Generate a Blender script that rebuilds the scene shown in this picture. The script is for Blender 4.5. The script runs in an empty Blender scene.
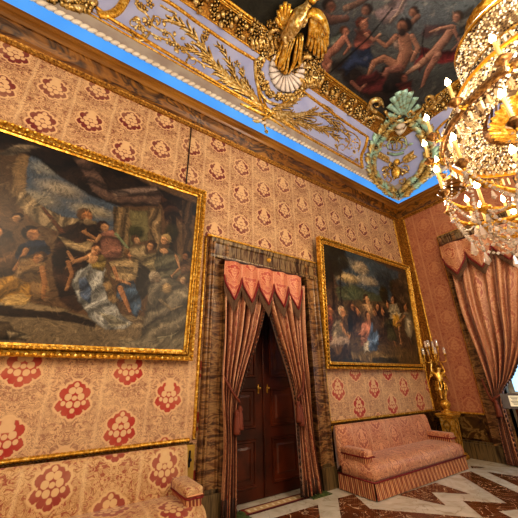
import bpy, bmesh, math, random
import numpy as np
from mathutils import Vector, Matrix
random.seed(7); rng = np.random.default_rng(7)
PI = math.pi
COL = bpy.context.scene.collection

# ------------------------------------------------------------------ camera
F = 296.0
pitch, roll, yaw = math.radians(22.5), math.radians(-0.9), math.radians(34.3)
CF = Vector((math.sin(yaw)*math.cos(pitch), math.cos(yaw)*math.cos(pitch), math.sin(pitch)))
_r = Vector((math.cos(yaw), -math.sin(yaw), 0)); _u = _r.cross(CF)
CR = math.cos(roll)*_r + math.sin(roll)*_u
CU = -math.sin(roll)*_r + math.cos(roll)*_u
CAM = Vector((0, 0, 1.6))
cd = bpy.data.cameras.new('camera'); cam = bpy.data.objects.new('camera', cd); COL.objects.link(cam)
cd.sensor_width = 36; cd.lens = F/518*36; cd.clip_start = .05; cd.clip_end = 200
M = Matrix((CR, CU, -CF)).transposed().to_4x4(); M.translation = CAM; cam.matrix_world = M
bpy.context.scene.camera = cam

def ray(x, y):
    return (CF*F + CR*(x-259) - CU*(y-259)).normalized()
def at(x, y, ax, v):                     # where the line of sight through a photo point meets a plane of the room
    d = ray(x, y); t = (v-CAM[ax])/d[ax]
    return CAM + d*t
D, X = 4.23, 8.12                        # wall planes: left wall y = D, right wall x = X
I0, I1, ZC0, ZC1 = .3, 1.15, 6.8, 8.4    # cove: inset and height where it starts and ends
def inset(p): return min(D-p[1], X-p[0])
def zc(d):
    if d < I0: return ZC0
    if d >= I1: return ZC1
    return ZC0+(ZC1-ZC0)*math.sqrt(max(0, 1-((I1-d)/(I1-I0))**2))
def cove_normal(p):                      # points into the room
    d = inset(p); n2 = Vector((0, -1, 0)) if D-p[1] < X-p[0] else Vector((-1, 0, 0))
    if d >= I1-1e-4: return Vector((0, 0, -1))
    a = math.acos(max(-1, min(1, (I1-d)/(I1-I0))))       # 0 at the wall foot, pi/2 at the crown
    nx = math.cos(a)/(I1-I0); nz = math.sin(a)/(ZC1-ZC0)
    return (n2*nx + Vector((0, 0, -1))*nz).normalized()
def hit(x, y, h=0.0):                    # line of sight onto the cove / flat ceiling
    d = ray(x, y)
    def g(t):
        p = CAM+d*t; i = inset(p)
        return (p.z-zc(i)) if i > I0 else 1
    t = 2.0
    while g(t) < 0 and t < 40: t += .03
    lo, hi = t-.03, t
    for _ in range(24):
        m = (lo+hi)/2
        if g(m) < 0: lo = m
        else: hi = m
    p = CAM+d*hi; n = cove_normal(p)
    return p+n*h, n

# ------------------------------------------------------------------ node expression helper
class E:
    def __init__(s, nt, v): s.nt = nt; s.v = v
    def _m(s, op, *a):
        n = s.nt.nodes.new('ShaderNodeMath'); n.operation = op
        for i, q in enumerate((s,)+a):
            if isinstance(q, E): s.nt.links.new(q.v, n.inputs[i])
            else: n.inputs[i].default_value = q
        return E(s.nt, n.outputs[0])
    def __add__(s, o): return s._m('ADD', o)
    __radd__ = __add__
    def __sub__(s, o): return s._m('SUBTRACT', o)
    def __rsub__(s, o): return (s*-1)+o
    def __mul__(s, o): return s._m('MULTIPLY', o)
    __rmul__ = __mul__
    def __truediv__(s, o): return s._m('DIVIDE', o)
    def abs(s): return s._m('ABSOLUTE')
    def fract(s): return s._m('FRACT')
    def floor(s): return s._m('FLOOR')
    def sqrt(s): return s._m('SQRT')
    def cos(s): return s._m('COSINE')
    def sin(s): return s._m('SINE')
    def mod(s, o): return s._m('FLOORED_MODULO', o)
    def atan2(s, o): return s._m('ARCTAN2', o)
    def max(s, o): return s._m('MAXIMUM', o)
    def min(s, o): return s._m('MINIMUM', o)
    def step(s, a, b):                  # 0 at a, 1 at b
        n = s.nt.nodes.new('ShaderNodeMapRange'); n.interpolation_type = 'SMOOTHSTEP'
        s.nt.links.new(s.v, n.inputs['Value']); n.inputs['From Min'].default_value = a; n.inputs['From Max'].default_value = b
        if a > b:
            n.inputs['From Min'].default_value = b; n.inputs['From Max'].default_value = a
            n.inputs['To Min'].default_value = 1; n.inputs['To Max'].default_value = 0
        return E(s.nt, n.outputs[0])
def lin(c):
    if isinstance(c, str):
        c = [int(c[i:i+2], 16)/255 for i in (0, 2, 4)]
    return tuple((v/12.92 if v <= .04045 else ((v+.055)/1.055)**2.4) for v in c)+(1,)
class Mt:
    def __init__(s, name, rough=.5, metal=0, **k):
        s.m = bpy.data.materials.new(name); s.m.use_nodes = True; s.nt = s.m.node_tree
        s.b = s.nt.nodes['Principled BSDF']; s.b.inputs['Roughness'].default_value = rough; s.b.inputs['Metallic'].default_value = metal
        for a, b in k.items(): s.b.inputs[a.replace('_', ' ')].default_value = b
    def coord(s, kind='Object', scale=(1, 1, 1)):
        t = s.nt.nodes.new('ShaderNodeTexCoord'); mp = s.nt.nodes.new('ShaderNodeMapping')
        s.nt.links.new(t.outputs[kind], mp.inputs[0]); mp.inputs['Scale'].default_value = scale
        return mp.outputs[0]
    def xyz(s, v):
        n = s.nt.nodes.new('ShaderNodeSeparateXYZ'); s.nt.links.new(v, n.inputs[0]); return [E(s.nt, o) for o in n.outputs]
    def vec(s, x, y, z=0):
        n = s.nt.nodes.new('ShaderNodeCombineXYZ')
        for i, q in enumerate((x, y, z)):
            if isinstance(q, E): s.nt.links.new(q.v, n.inputs[i])
            else: n.inputs[i].default_value = q
        return n.outputs[0]
    def noise(s, v, scale=5, detail=3, rough=.5, dist=0):
        n = s.nt.nodes.new('ShaderNodeTexNoise'); s.nt.links.new(v, n.inputs['Vector'])
        n.inputs['Scale'].default_value = scale; n.inputs['Detail'].default_value = detail; n.inputs['Roughness'].default_value = rough; n.inputs['Distortion'].default_value = dist
        return E(s.nt, n.outputs['Fac'])
    def mix(s, f, a, b):
        n = s.nt.nodes.new('ShaderNodeMix'); n.data_type = 'RGBA'
        for q, i in ((f, 0), (a, 6), (b, 7)):
            if isinstance(q, E): s.nt.links.new(q.v, n.inputs[i])
            elif isinstance(q, (int, float)): n.inputs[i].default_value = q
            elif isinstance(q, (tuple, str, list)): n.inputs[i].default_value = lin(q) if not (isinstance(q, tuple) and len(q) == 4) else q
            else: s.nt.links.new(q, n.inputs[i])
        return n.outputs[2]
    def ramp(s, f, stops):
        n = s.nt.nodes.new('ShaderNodeValToRGB'); s.nt.links.new(f.v, n.inputs[0]); el = n.color_ramp.elements
        while len(el) < len(stops): el.new(.5)
        for e, (p, c) in zip(el, stops): e.position = p; e.color = lin(c)
        return n.outputs[0]
    def color(s, c):
        if isinstance(c, str): s.b.inputs['Base Color'].default_value = lin(c)
        else: s.nt.links.new(c, s.b.inputs['Base Color'])
        return s
    def bump(s, h, strength=.3, dist=.01):
        n = s.nt.nodes.new('ShaderNodeBump'); s.nt.links.new(h.v, n.inputs['Height']); n.inputs['Strength'].default_value = strength; n.inputs['Distance'].default_value = dist
        s.nt.links.new(n.outputs[0], s.b.inputs['Normal']); return s
    def emit(s, c, k):
        if isinstance(c, str): s.b.inputs['Emission Color'].default_value = lin(c)
        else: s.nt.links.new(c, s.b.inputs['Emission Color'])
        s.b.inputs['Emission Strength'].default_value = k; return s

def gold_mat(name, hi, mid, lo, rough=.38, metal=.75, sc=30, ao=None, tint=None):
    g = Mt(name, rough, metal); v = g.coord(); n = g.noise(v, sc, 4, .6)
    c = g.ramp(n, [(.3, lo), (.5, mid), (.68, hi)])
    if tint: c = g.mix(g.noise(v, 3.5, 2).step(.42, .62)*.8, c, tint)
    if ao:                                                     # occlusion shade mixed into the crevice colour
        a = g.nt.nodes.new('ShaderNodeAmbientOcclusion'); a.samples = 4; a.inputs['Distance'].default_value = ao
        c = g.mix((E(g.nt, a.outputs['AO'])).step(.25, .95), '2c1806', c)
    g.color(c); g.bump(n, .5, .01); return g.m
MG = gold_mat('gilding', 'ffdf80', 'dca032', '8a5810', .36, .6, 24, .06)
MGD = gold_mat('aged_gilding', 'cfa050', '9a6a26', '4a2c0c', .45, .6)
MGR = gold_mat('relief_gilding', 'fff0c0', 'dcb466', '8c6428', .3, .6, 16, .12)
MGG = gold_mat('led_tinted_gilding', 'f0dc98', 'c8a458', '80602a', .42, .35, 14, .12, 'a8e0d0')  # teal patches paint the blue strip's light onto the gold
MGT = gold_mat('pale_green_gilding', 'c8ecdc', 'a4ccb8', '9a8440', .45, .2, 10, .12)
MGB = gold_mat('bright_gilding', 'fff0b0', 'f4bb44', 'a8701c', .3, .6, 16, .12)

def damask(name, base, base2, red, brown, wall=False, *, mot=1.0, su=.54, sv=.665, sc=1.0, rough=.65, ph=(0, 0), band=.35, ao=0):
    g = Mt(name, rough); uv = g.coord('UV'); u, v, _ = g.xyz(uv)
    v0 = v
    if wall: v = v+v.step(3.01, 3.0)*.23
    a = (u-ph[0])/su; col = a.floor(); du = (a.fract()-.5)*su
    odd = col.mod(2.0); b = (v-ph[1])/sv+odd*.5; row = b.floor(); dv = (b.fract()-.5)*sv
    edge = (g.noise(g.vec(du.abs(), dv), 34/sc, 2)-.5)*.16
    Xx = du.abs()/(.185*sc); Y = dv/(.195*sc); r = (Xx*Xx+Y*Y).sqrt()
    kind = (row+col*.5).floor().mod(2.0)                      # rosette / crowned motif in turn
    def circ(cx, cy, R): dx = Xx-cx; dy = Y-cy; return (dx*dx+dy*dy).sqrt()-R
    od = circ(0, -.05, .62)
    for q in ((.66, -.34, .26), (.56, .30, .27), (0, .70, .26), (.30, .58, .22), (0, -.80, .22), (.34, -.66, .2)): od = od.min(circ(*q))
    pd = circ(0, .04, .14)
    for q in ((.34, .10, .19), (.21, -.29, .18), (.18, .44, .19), (0, .75, .14), (.54, -.22, .13), (.0, -.62, .13)): pd = pd.min(circ(*q))
    if wall: pd = pd-v0.step(2.6, 3.0)*.008
    outer = (od+edge).step(.03, -.02); inner = (pd+edge*.4).step(.03, -.02)
    crown = kind*(Y-.22).step(-.05, .05)*(Xx-.3).step(.05, -.05)
    redm = outer*(1-inner)*(1-crown); vein = inner*0
    ring = ((od+edge-.07).abs()).step(.05, .02)*.2
    vv = g.vec(du.abs(), dv, odd*3.1)
    n1 = g.noise(vv, 9/sc, 1.5, .5, 1.4); n2 = g.noise(vv, 16/sc, 1, .5, 1.6)
    lines = ((n1*8).fract()-.5).abs().step(.13, .05)
    curls = ((n2*5).fract()-.5).abs().step(.12, .04)
    out = (od-.12).step(-.03, .05)
    blotch = n1.step(.5, .56)*out
    c = g.mix(blotch*.3, base, brown)
    c = g.mix(lines*out*.95, c, brown)
    c = g.mix((n2.step(.57, .62))*out*.8, c, red)
    c = g.mix(curls*out*.7, c, brown)
    c = g.mix(ring, c, base2)
    c = g.mix(((a.fract()-.5).abs()).step(.44, .49)*band, c, base2)
    c = g.mix(inner*.15, c, base2)
    c = g.mix(redm*mot, c, red); c = g.mix(vein*mot, c, red)
    if wall:                                                   # brighter light mixed into the lower wall's colour; its red fresher
        low = v0.step(2.6, 1.8); c = g.mix(low*.2, c, 'f0c49a'); c = g.mix(redm*low, c, 'a8281a')
    f = g.noise(uv, 2.2, 3); c = g.mix(f.step(.35, .7)*.22, c, base2)
    if ao:  # shade between the folds darkens the cloth colour
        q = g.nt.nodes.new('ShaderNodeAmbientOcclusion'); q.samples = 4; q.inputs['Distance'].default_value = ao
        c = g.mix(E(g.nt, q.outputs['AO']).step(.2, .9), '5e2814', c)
    g.color(c); g.bump(redm+n1, .15, .004)
    g.b.inputs['Sheen Weight'].default_value = .2
    return g.m
MWALL = damask('cream_red_damask', 'cca274', 'deba8c', '6a100a', '683212', ph=(.06, .0175), wall=True)
MWALLR = damask('rose_damask', 'b0744e', 'c08a62', '84301f', '90503a', mot=.5, ph=(.0, .0), band=.5)
MSOFA = damask('rose_upholstery', 'cc8c64', 'e0b286', '7c1e16', '8a4e34', mot=.7, sc=.7, su=.46, sv=.5, rough=.55)
MSOFAL = damask('cream_upholstery', 'cba270', 'e0c090', '8a1c12', '946030', mot=.95, sc=.95, su=.54, sv=.62, rough=.6)
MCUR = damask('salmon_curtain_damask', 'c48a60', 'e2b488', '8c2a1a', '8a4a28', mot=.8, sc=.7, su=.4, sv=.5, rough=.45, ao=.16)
MVAL = damask('red_valance_damask', 'c47c54', 'dca47a', 'a02018', 'b0543c', mot=.9, sc=.75, su=.36, sv=.42, rough=.5)

def marble(name, stops, sc=3, warp=2.0, rough=.22, dirv=(1, 1, 1), det=4, veins=None):
    g = Mt(name, rough); v = g.coord('Object', dirv); n = g.noise(v, sc, det, .6, warp)
    c = g.ramp(n, stops)
    if veins:
        q = g.noise(g.coord(), veins[1], 3, .5, 1.5); c = g.mix((q-.5).abs().step(.015, .002)*veins[2], c, veins[0])
    g.color(c); return g.m
MJAMB = marble('striated_brown_marble', [(.3, '2e1a0e'), (.42, '5c3a20'), (.5, '9c784c'), (.55, '744c2c'), (.64, '3a2012'), (.74, '9c7a50')], 1.9, .9, .38, (1.2, 1.2, 5), 5)
MLINT = marble('striated_lintel_marble', [(.25, '1f130c'), (.4, '4a3423'), (.5, '8a7350'), (.58, '5a3f2a'), (.7, '2c1a10'), (.8, '7d6848')], 2.2, .5, .25, (7, .6, .8), 5)
MPLINTH = marble('reflection_streaked_marble', [(.3, '241a10'), (.45, '54422a'), (.55, '75603e'), (.7, '3c2c1a')], 3, .3, .3, (7, 7, .5), 5)  # vertical streaks paint reflections into the plinth marble
MDADO = marble('dark_brown_marble', [(.3, '1c0f06'), (.45, '3d2410'), (.55, '6a4a22'), (.65, '2a170b'), (.75, '8a6a3c')], 2.2, 2.2, .2)
MYEL = marble('ochre_black_marble', [(.35, '8a6420'), (.48, 'b88a34'), (.53, '1a0f08'), (.6, '3a2410'), (.72, 'a87828')], 2.4, 1.0, .25, (1, 1, .6), 1)
MCORN = marble('carved_brown_cornice', [(.3, '241104'), (.42, '5a360c'), (.5, '8a5a1c'), (.58, '2e1605'), (.68, '946420')], 1.5, 1.6, .35, (.8, .8, 2.2), 3)
MCB = marble('plain_brown_cornice', [(.3, '5c3a10'), (.5, '80541c'), (.7, '9a6c2a')], 1.2, .4, .35, (.6, .6, 5), 3)
MFLW = marble('white_floor_marble', [(.3, 'b8ab94'), (.5, 'd0c6b2'), (.7, 'ddd5c4')], 2.5, 1.2, .18, (1, 1, 1), 5, ('9a8a70', 1.6, .5))
MFLB = marble('russet_floor_marble', [(.3, '40200e'), (.5, '64361a'), (.7, '7c4c2a')], 3, 1.5, .18, (1, 1, 1), 5, ('e0c8a8', 3.2, .8))
def plain(name, c, rough=.5, metal=0, c2=None, sc=8):
    g = Mt(name, rough, metal); n = g.noise(g.coord(), sc, 4)
    g.color(g.mix(n.step(.35, .65), c, c2 or c)); return g.m
MLILAC = plain('lilac_plaster', '989ec8', .7, 0, 'aaaed0', 2)
MSHELL = gold_mat('white_shell_plaster', 'f4e8dc', 'e8dace', 'd2c0b0', .6, 0, 6, .16)
MTAUPE = plain('taupe_plaster', '9a8a80', .7, 0, 'aca094', 3)
MWHITE = plain('warm_white_plaster', 'e8dcc8', .6, 0, 'd6c4ae', 4)
MDOOR = plain('dark_mahogany', '2a0f05', .3, 0, '4a1d0a', 2.2)
MDOORL = plain('worn_mahogany', '3c1808', .3, 0, '5a260e', 3)
MBLACK = plain('black_metal', '141010', .4, .3)
MRED = plain('burgundy_cord', '7c1416', .6)
MWAX = Mt('candle_wax', .5).color('d8b070').emit('ffc870', .25).m
MFLAME = Mt('candle_flame', .5).color('fff0c0').emit('ffe4a8', 40).m
MLED = Mt('blue_strip_light', .5).color('203850'); _v = MLED.coord(); _n = MLED.noise(_v, 1.2, 2)
MLED = MLED.emit(MLED.mix(_n.step(.3, .7), '489cf0', '5aaaf6'), .85).m
def fringe_mat(name, a, b, sc):
    g = Mt(name, .7); u, v, _ = g.xyz(g.coord('UV')); w = ((u*sc).fract()-.5).abs().step(.1, .4)
    n = g.noise(g.vec(u*40, v*4), 3, 2); g.color(g.mix(w, g.mix(n, a, b), b)); g.bump(w, .8, .01); return g.m
MFRINGE = fringe_mat('tasselled_fringe', '9a7048', '3c2214', 40)
def sofa_fringe():
    g = Mt('striped_bullion_fringe', .7); u, v, _ = g.xyz(g.coord('UV'))
    w = ((u*26+v*3.0).fract()-.5).abs().step(.12, .34); n = g.noise(g.vec(u*30, v*5), 2, 2)
    c = g.mix(w, 'e0a878', '8a3c28'); c = g.mix(n.step(.4, .7)*.4, c, 'c08048'); g.color(c); g.bump(w, .9, .012); return g.m
MTAS = fringe_mat('tassel_silk', 'b07044', '6c3018', 30)
MSFR = sofa_fringe()
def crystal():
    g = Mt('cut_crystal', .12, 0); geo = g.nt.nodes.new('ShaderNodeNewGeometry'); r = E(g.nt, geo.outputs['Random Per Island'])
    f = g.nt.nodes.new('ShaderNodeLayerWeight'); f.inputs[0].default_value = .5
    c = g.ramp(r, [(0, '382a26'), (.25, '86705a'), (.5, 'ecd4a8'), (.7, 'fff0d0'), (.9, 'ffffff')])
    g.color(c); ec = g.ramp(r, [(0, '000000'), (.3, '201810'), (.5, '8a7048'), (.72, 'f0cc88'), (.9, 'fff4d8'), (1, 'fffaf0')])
    g.emit(ec, .55); return g.m  # random emission per bead stands in for candlelit sparkle
MCRY = crystal()
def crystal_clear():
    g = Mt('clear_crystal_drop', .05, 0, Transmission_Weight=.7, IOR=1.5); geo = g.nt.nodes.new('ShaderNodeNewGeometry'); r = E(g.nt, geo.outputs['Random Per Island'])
    g.color('fff4e8'); g.emit(g.ramp(r, [(0, '100804'), (.6, '6a4a30'), (1, 'f0d8b8')]), .16); return g.m  # slight random emission stands in for glints in the drops
MDROP = crystal_clear()
MGLASS = Mt('clear_glass', .03, 0, Transmission_Weight=.85, IOR=1.45).color('ffffff').emit('fff0e0', .03).m

# ------------------------------------------------------------------ mesh helpers
def obj(name, bm, mat, parent=None, smooth=True, mats=None):
    me = bpy.data.meshes.new(name); bm.normal_update(); bm.to_mesh(me); bm.free()
    if smooth:
        me.polygons.foreach_set('use_smooth', [True]*len(me.polygons))
    for m in (mats or [mat]): me.materials.append(m)
    o = bpy.data.objects.new(name, me); COL.objects.link(o)
    if parent: o.parent = parent; o.matrix_parent_inverse = parent.matrix_world.inverted() if False else Matrix.Translation(-parent.location)
    return o
def thing(name, label, cat, loc=(0, 0, 0), group=None):
    o = bpy.data.objects.new(name, None); COL.objects.link(o); o.location = loc; o.empty_display_size = .1
    o['label'] = label; o['category'] = cat
    if group: o['group'] = group
    return o
def tag(o, label, cat, group=None):
    o['label'] = label; o['category'] = cat
    if group: o['group'] = group
    return o
def struct(name, bm, mat, parent=None, **k):
    o = obj(name, bm, mat, parent, **k)
    if not parent: o['kind'] = 'structure'
    return o
def BM():
    b = bmesh.new(); b.loops.layers.uv.new('UVMap'); return b
def face(bm, vs, uvs=None, mi=0):
    try: f = bm.faces.new(vs)
    except ValueError: return None
    f.material_index = mi
    if uvs:
        L = bm.loops.layers.uv.active
        for l, q in zip(f.loops, uvs): l[L].uv = q
    return f
def box(bm, a, b, uv='auto', mi=0):
    x0, y0, z0 = (min(a[i], b[i]) for i in range(3)); x1, y1, z1 = (max(a[i], b[i]) for i in range(3))
    v = [bm.verts.new(p) for p in ((x0,y0,z0),(x1,y0,z0),(x1,y1,z0),(x0,y1,z0),(x0,y0,z1),(x1,y0,z1),(x1,y1,z1),(x0,y1,z1))]
    for q in ((0,3,2,1),(4,5,6,7),(0,1,5,4),(1,2,6,5),(2,3,7,6),(3,0,4,7)):
        vs = [v[i] for i in q]; n = (vs[1].co-vs[0].co).cross(vs[2].co-vs[1].co); k = max(range(3), key=lambda i: abs(n[i]))
        uvs = [((w.co.y, w.co.z) if k == 0 else (w.co.x, w.co.z) if k == 1 else (w.co.x, w.co.y)) for w in vs]
        face(bm, vs, uvs, mi)
    return v
def grid(bm, fn, nu, nv, uvf=None, closed=False, mi=0):
    V = [[bm.verts.new(fn(i/nu, j/nv)) for j in range(nv+1)] for i in range(nu if closed else nu+1)]
    for i in range(nu):
        a = V[i]; b = V[(i+1) % len(V)]
        for j in range(nv):
            uvs = None
            if uvf: uvs = [uvf(i/nu, j/nv), uvf((i+1)/nu, j/nv), uvf((i+1)/nu, (j+1)/nv), uvf(i/nu, (j+1)/nv)]
            face(bm, [a[j], b[j], b[j+1], a[j+1]], uvs, mi)
    return V
def lathe(bm, prof, c, seg=16, axis=None):
    ax = (Vector(axis) if axis else Vector((0, 0, 1))).normalized()
    s = ax.orthogonal().normalized(); t = ax.cross(s); c = Vector(c)
    def fn(u, v):
        k = int(round(v*(len(prof)-1))); r, z = prof[k]; a = 2*PI*u
        return c+ax*z+(s*math.cos(a)+t*math.sin(a))*max(r, 1e-4)
    grid(bm, fn, seg, len(prof)-1, closed=True)
def smooth_path(P, n=4):
    P = [Vector(p) for p in P]
    if len(P) < 3: 
        return [P[0].lerp(P[-1], i/(n)) for i in range(n+1)]
    out = []
    for i in range(len(P)-1):
        p0 = P[max(i-1, 0)]; p1 = P[i]; p2 = P[i+1]; p3 = P[min(i+2, len(P)-1)]
        for k in range(n):
            t = k/n
            out.append(.5*((2*p1)+(p2-p0)*t+(2*p0-5*p1+4*p2-p3)*t*t+(3*p1-p0-3*p2+p3)*t**3))
    out.append(P[-1]); return out
def tube(bm, P, R, seg=6, cap=True):
    n = len(P); R = R if isinstance(R, (list, tuple)) else [R]*n; rings = []; ref = None
    for i in range(n):
        t = (P[min(i+1, n-1)]-P[max(i-1, 0)])
        t = t.normalized() if t.length > 1e-9 else Vector((0, 0, 1))
        if ref is None: ref = t.orthogonal().normalized()
        ref = (ref-t*ref.dot(t))
        ref = ref.normalized() if ref.length > 1e-6 else t.orthogonal().normalized()
        s = t.cross(ref)
        rings.append([bm.verts.new(P[i]+(ref*math.cos(2*PI*k/seg)+s*math.sin(2*PI*k/seg))*R[i]) for k in range(seg)])
    for i in range(n-1):
        for k in range(seg):
            face(bm, [rings[i][k], rings[i][(k+1) % seg], rings[i+1][(k+1) % seg], rings[i+1][k]], [(k/seg, i*.1)]*4)
    if cap:
        face(bm, rings[0][::-1]); face(bm, rings[-1])
def strip(bm, P, Nn, W, H, seg=5):
    """raised relief stroke lying on a surface: arched section, width W[i], height H[i]"""
    n = len(P); rows = []
    for i in range(n):
        t = (P[min(i+1, n-1)]-P[max(i-1, 0)]).normalized(); s = t.cross(Nn[i]).normalized()
        row = []
        for k in range(seg+1):
            a = PI*k/seg
            row.append(bm.verts.new(P[i]+s*math.cos(a)*W[i]+Nn[i]*(math.sin(a)*H[i]-.004)))
        rows.append(row)
    for i in range(n-1):
        for k in range(seg): face(bm, [rows[i][k], rows[i+1][k], rows[i+1][k+1], rows[i][k+1]])
    face(bm, rows[0]); face(bm, rows[-1][::-1])
def pstroke(bm, px, w, h=.03, prof=None, lift=0.0, n=4):
    """relief stroke traced over the cove through photo points; w in metres"""
    pp = smooth_path([(a, b, 0) for a, b in px], n); P = []; Nn = []
    for q in pp:
        p, nn = hit(q.x, q.y, lift); P.append(p); Nn.append(nn)
    m = len(P)-1
    f = prof or (lambda t: math.sin(PI*min(1, .15+t*.85))**.7)
    strip(bm, P, Nn, [max(.004, w*f(i/m)) for i in range(m+1)], [max(.004, h*f(i/m)) for i in range(m+1)])
def blob(bm, c, n, r, h, seg=7, squash=1.0, rings=3):
    s = n.orthogonal().normalized(); t = n.cross(s); rows = []
    for j in range(rings):
        a = PI/2*j/rings
        rows.append([bm.verts.new(c+(s*math.cos(2*PI*k/seg)*squash+t*math.sin(2*PI*k/seg))*r*math.cos(a)+n*h*math.sin(a)) for k in range(seg)])
    top = bm.verts.new(c+n*h)
    for j in range(rings-1):
        for k in range(seg): face(bm, [rows[j][k], rows[j][(k+1) % seg], rows[j+1][(k+1) % seg], rows[j+1][k]])
    for k in range(seg): face(bm, [rows[-1][k], rows[-1][(k+1) % seg], top])
def flower(bm, c, n, r, petals=6, h=.05):
    s = n.orthogonal().normalized(); t = n.cross(s); a0 = random.random()*6
    for k in range(petals):
        a = a0+2*PI*k/petals; d = s*math.cos(a)+t*math.sin(a)
        blob(bm, c+d*r*.6, n, r*.36, h*.8, 6, rings=2)
    blob(bm, c+n*h*.2, n, r*.3, h, 6, rings=2)
def leaf(bm, c, n, d, L, w, h=.03, curl=.0):
    P = []; Nn = []; s = n.cross(d).normalized()
    for i in range(6):
        t = i/5; P.append(c+d*L*t+s*curl*t*t*L+n*(h*.8*math.sin(PI*t*.9))); Nn.append(n)
    strip(bm, P, Nn, [w*max(.05, math.sin(PI*(.12+.86*i/5))) for i in range(6)], [h*.5]*6, 4)
def beads(bm, P, r, step=.05, n=None, flat=1.0):
    acc = 0
    for i in range(len(P)-1):
        seg = P[i+1]-P[i]; L = seg.length; t = acc
        while t < L:
            c = P[i]+seg*(t/L)
            octa(bm, c, r); t += step
        acc = t-L
def octa(bm, c, r, h=None):
    h = h or r
    v = [bm.verts.new(c+Vector(q)) for q in ((r,0,0),(0,r,0),(-r,0,0),(0,-r,0),(0,0,h),(0,0,-h))]
    for a, b in ((0,1),(1,2),(2,3),(3,0)):
        bm.faces.new((v[a], v[b], v[4])); bm.faces.new((v[b], v[a], v[5]))

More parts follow.
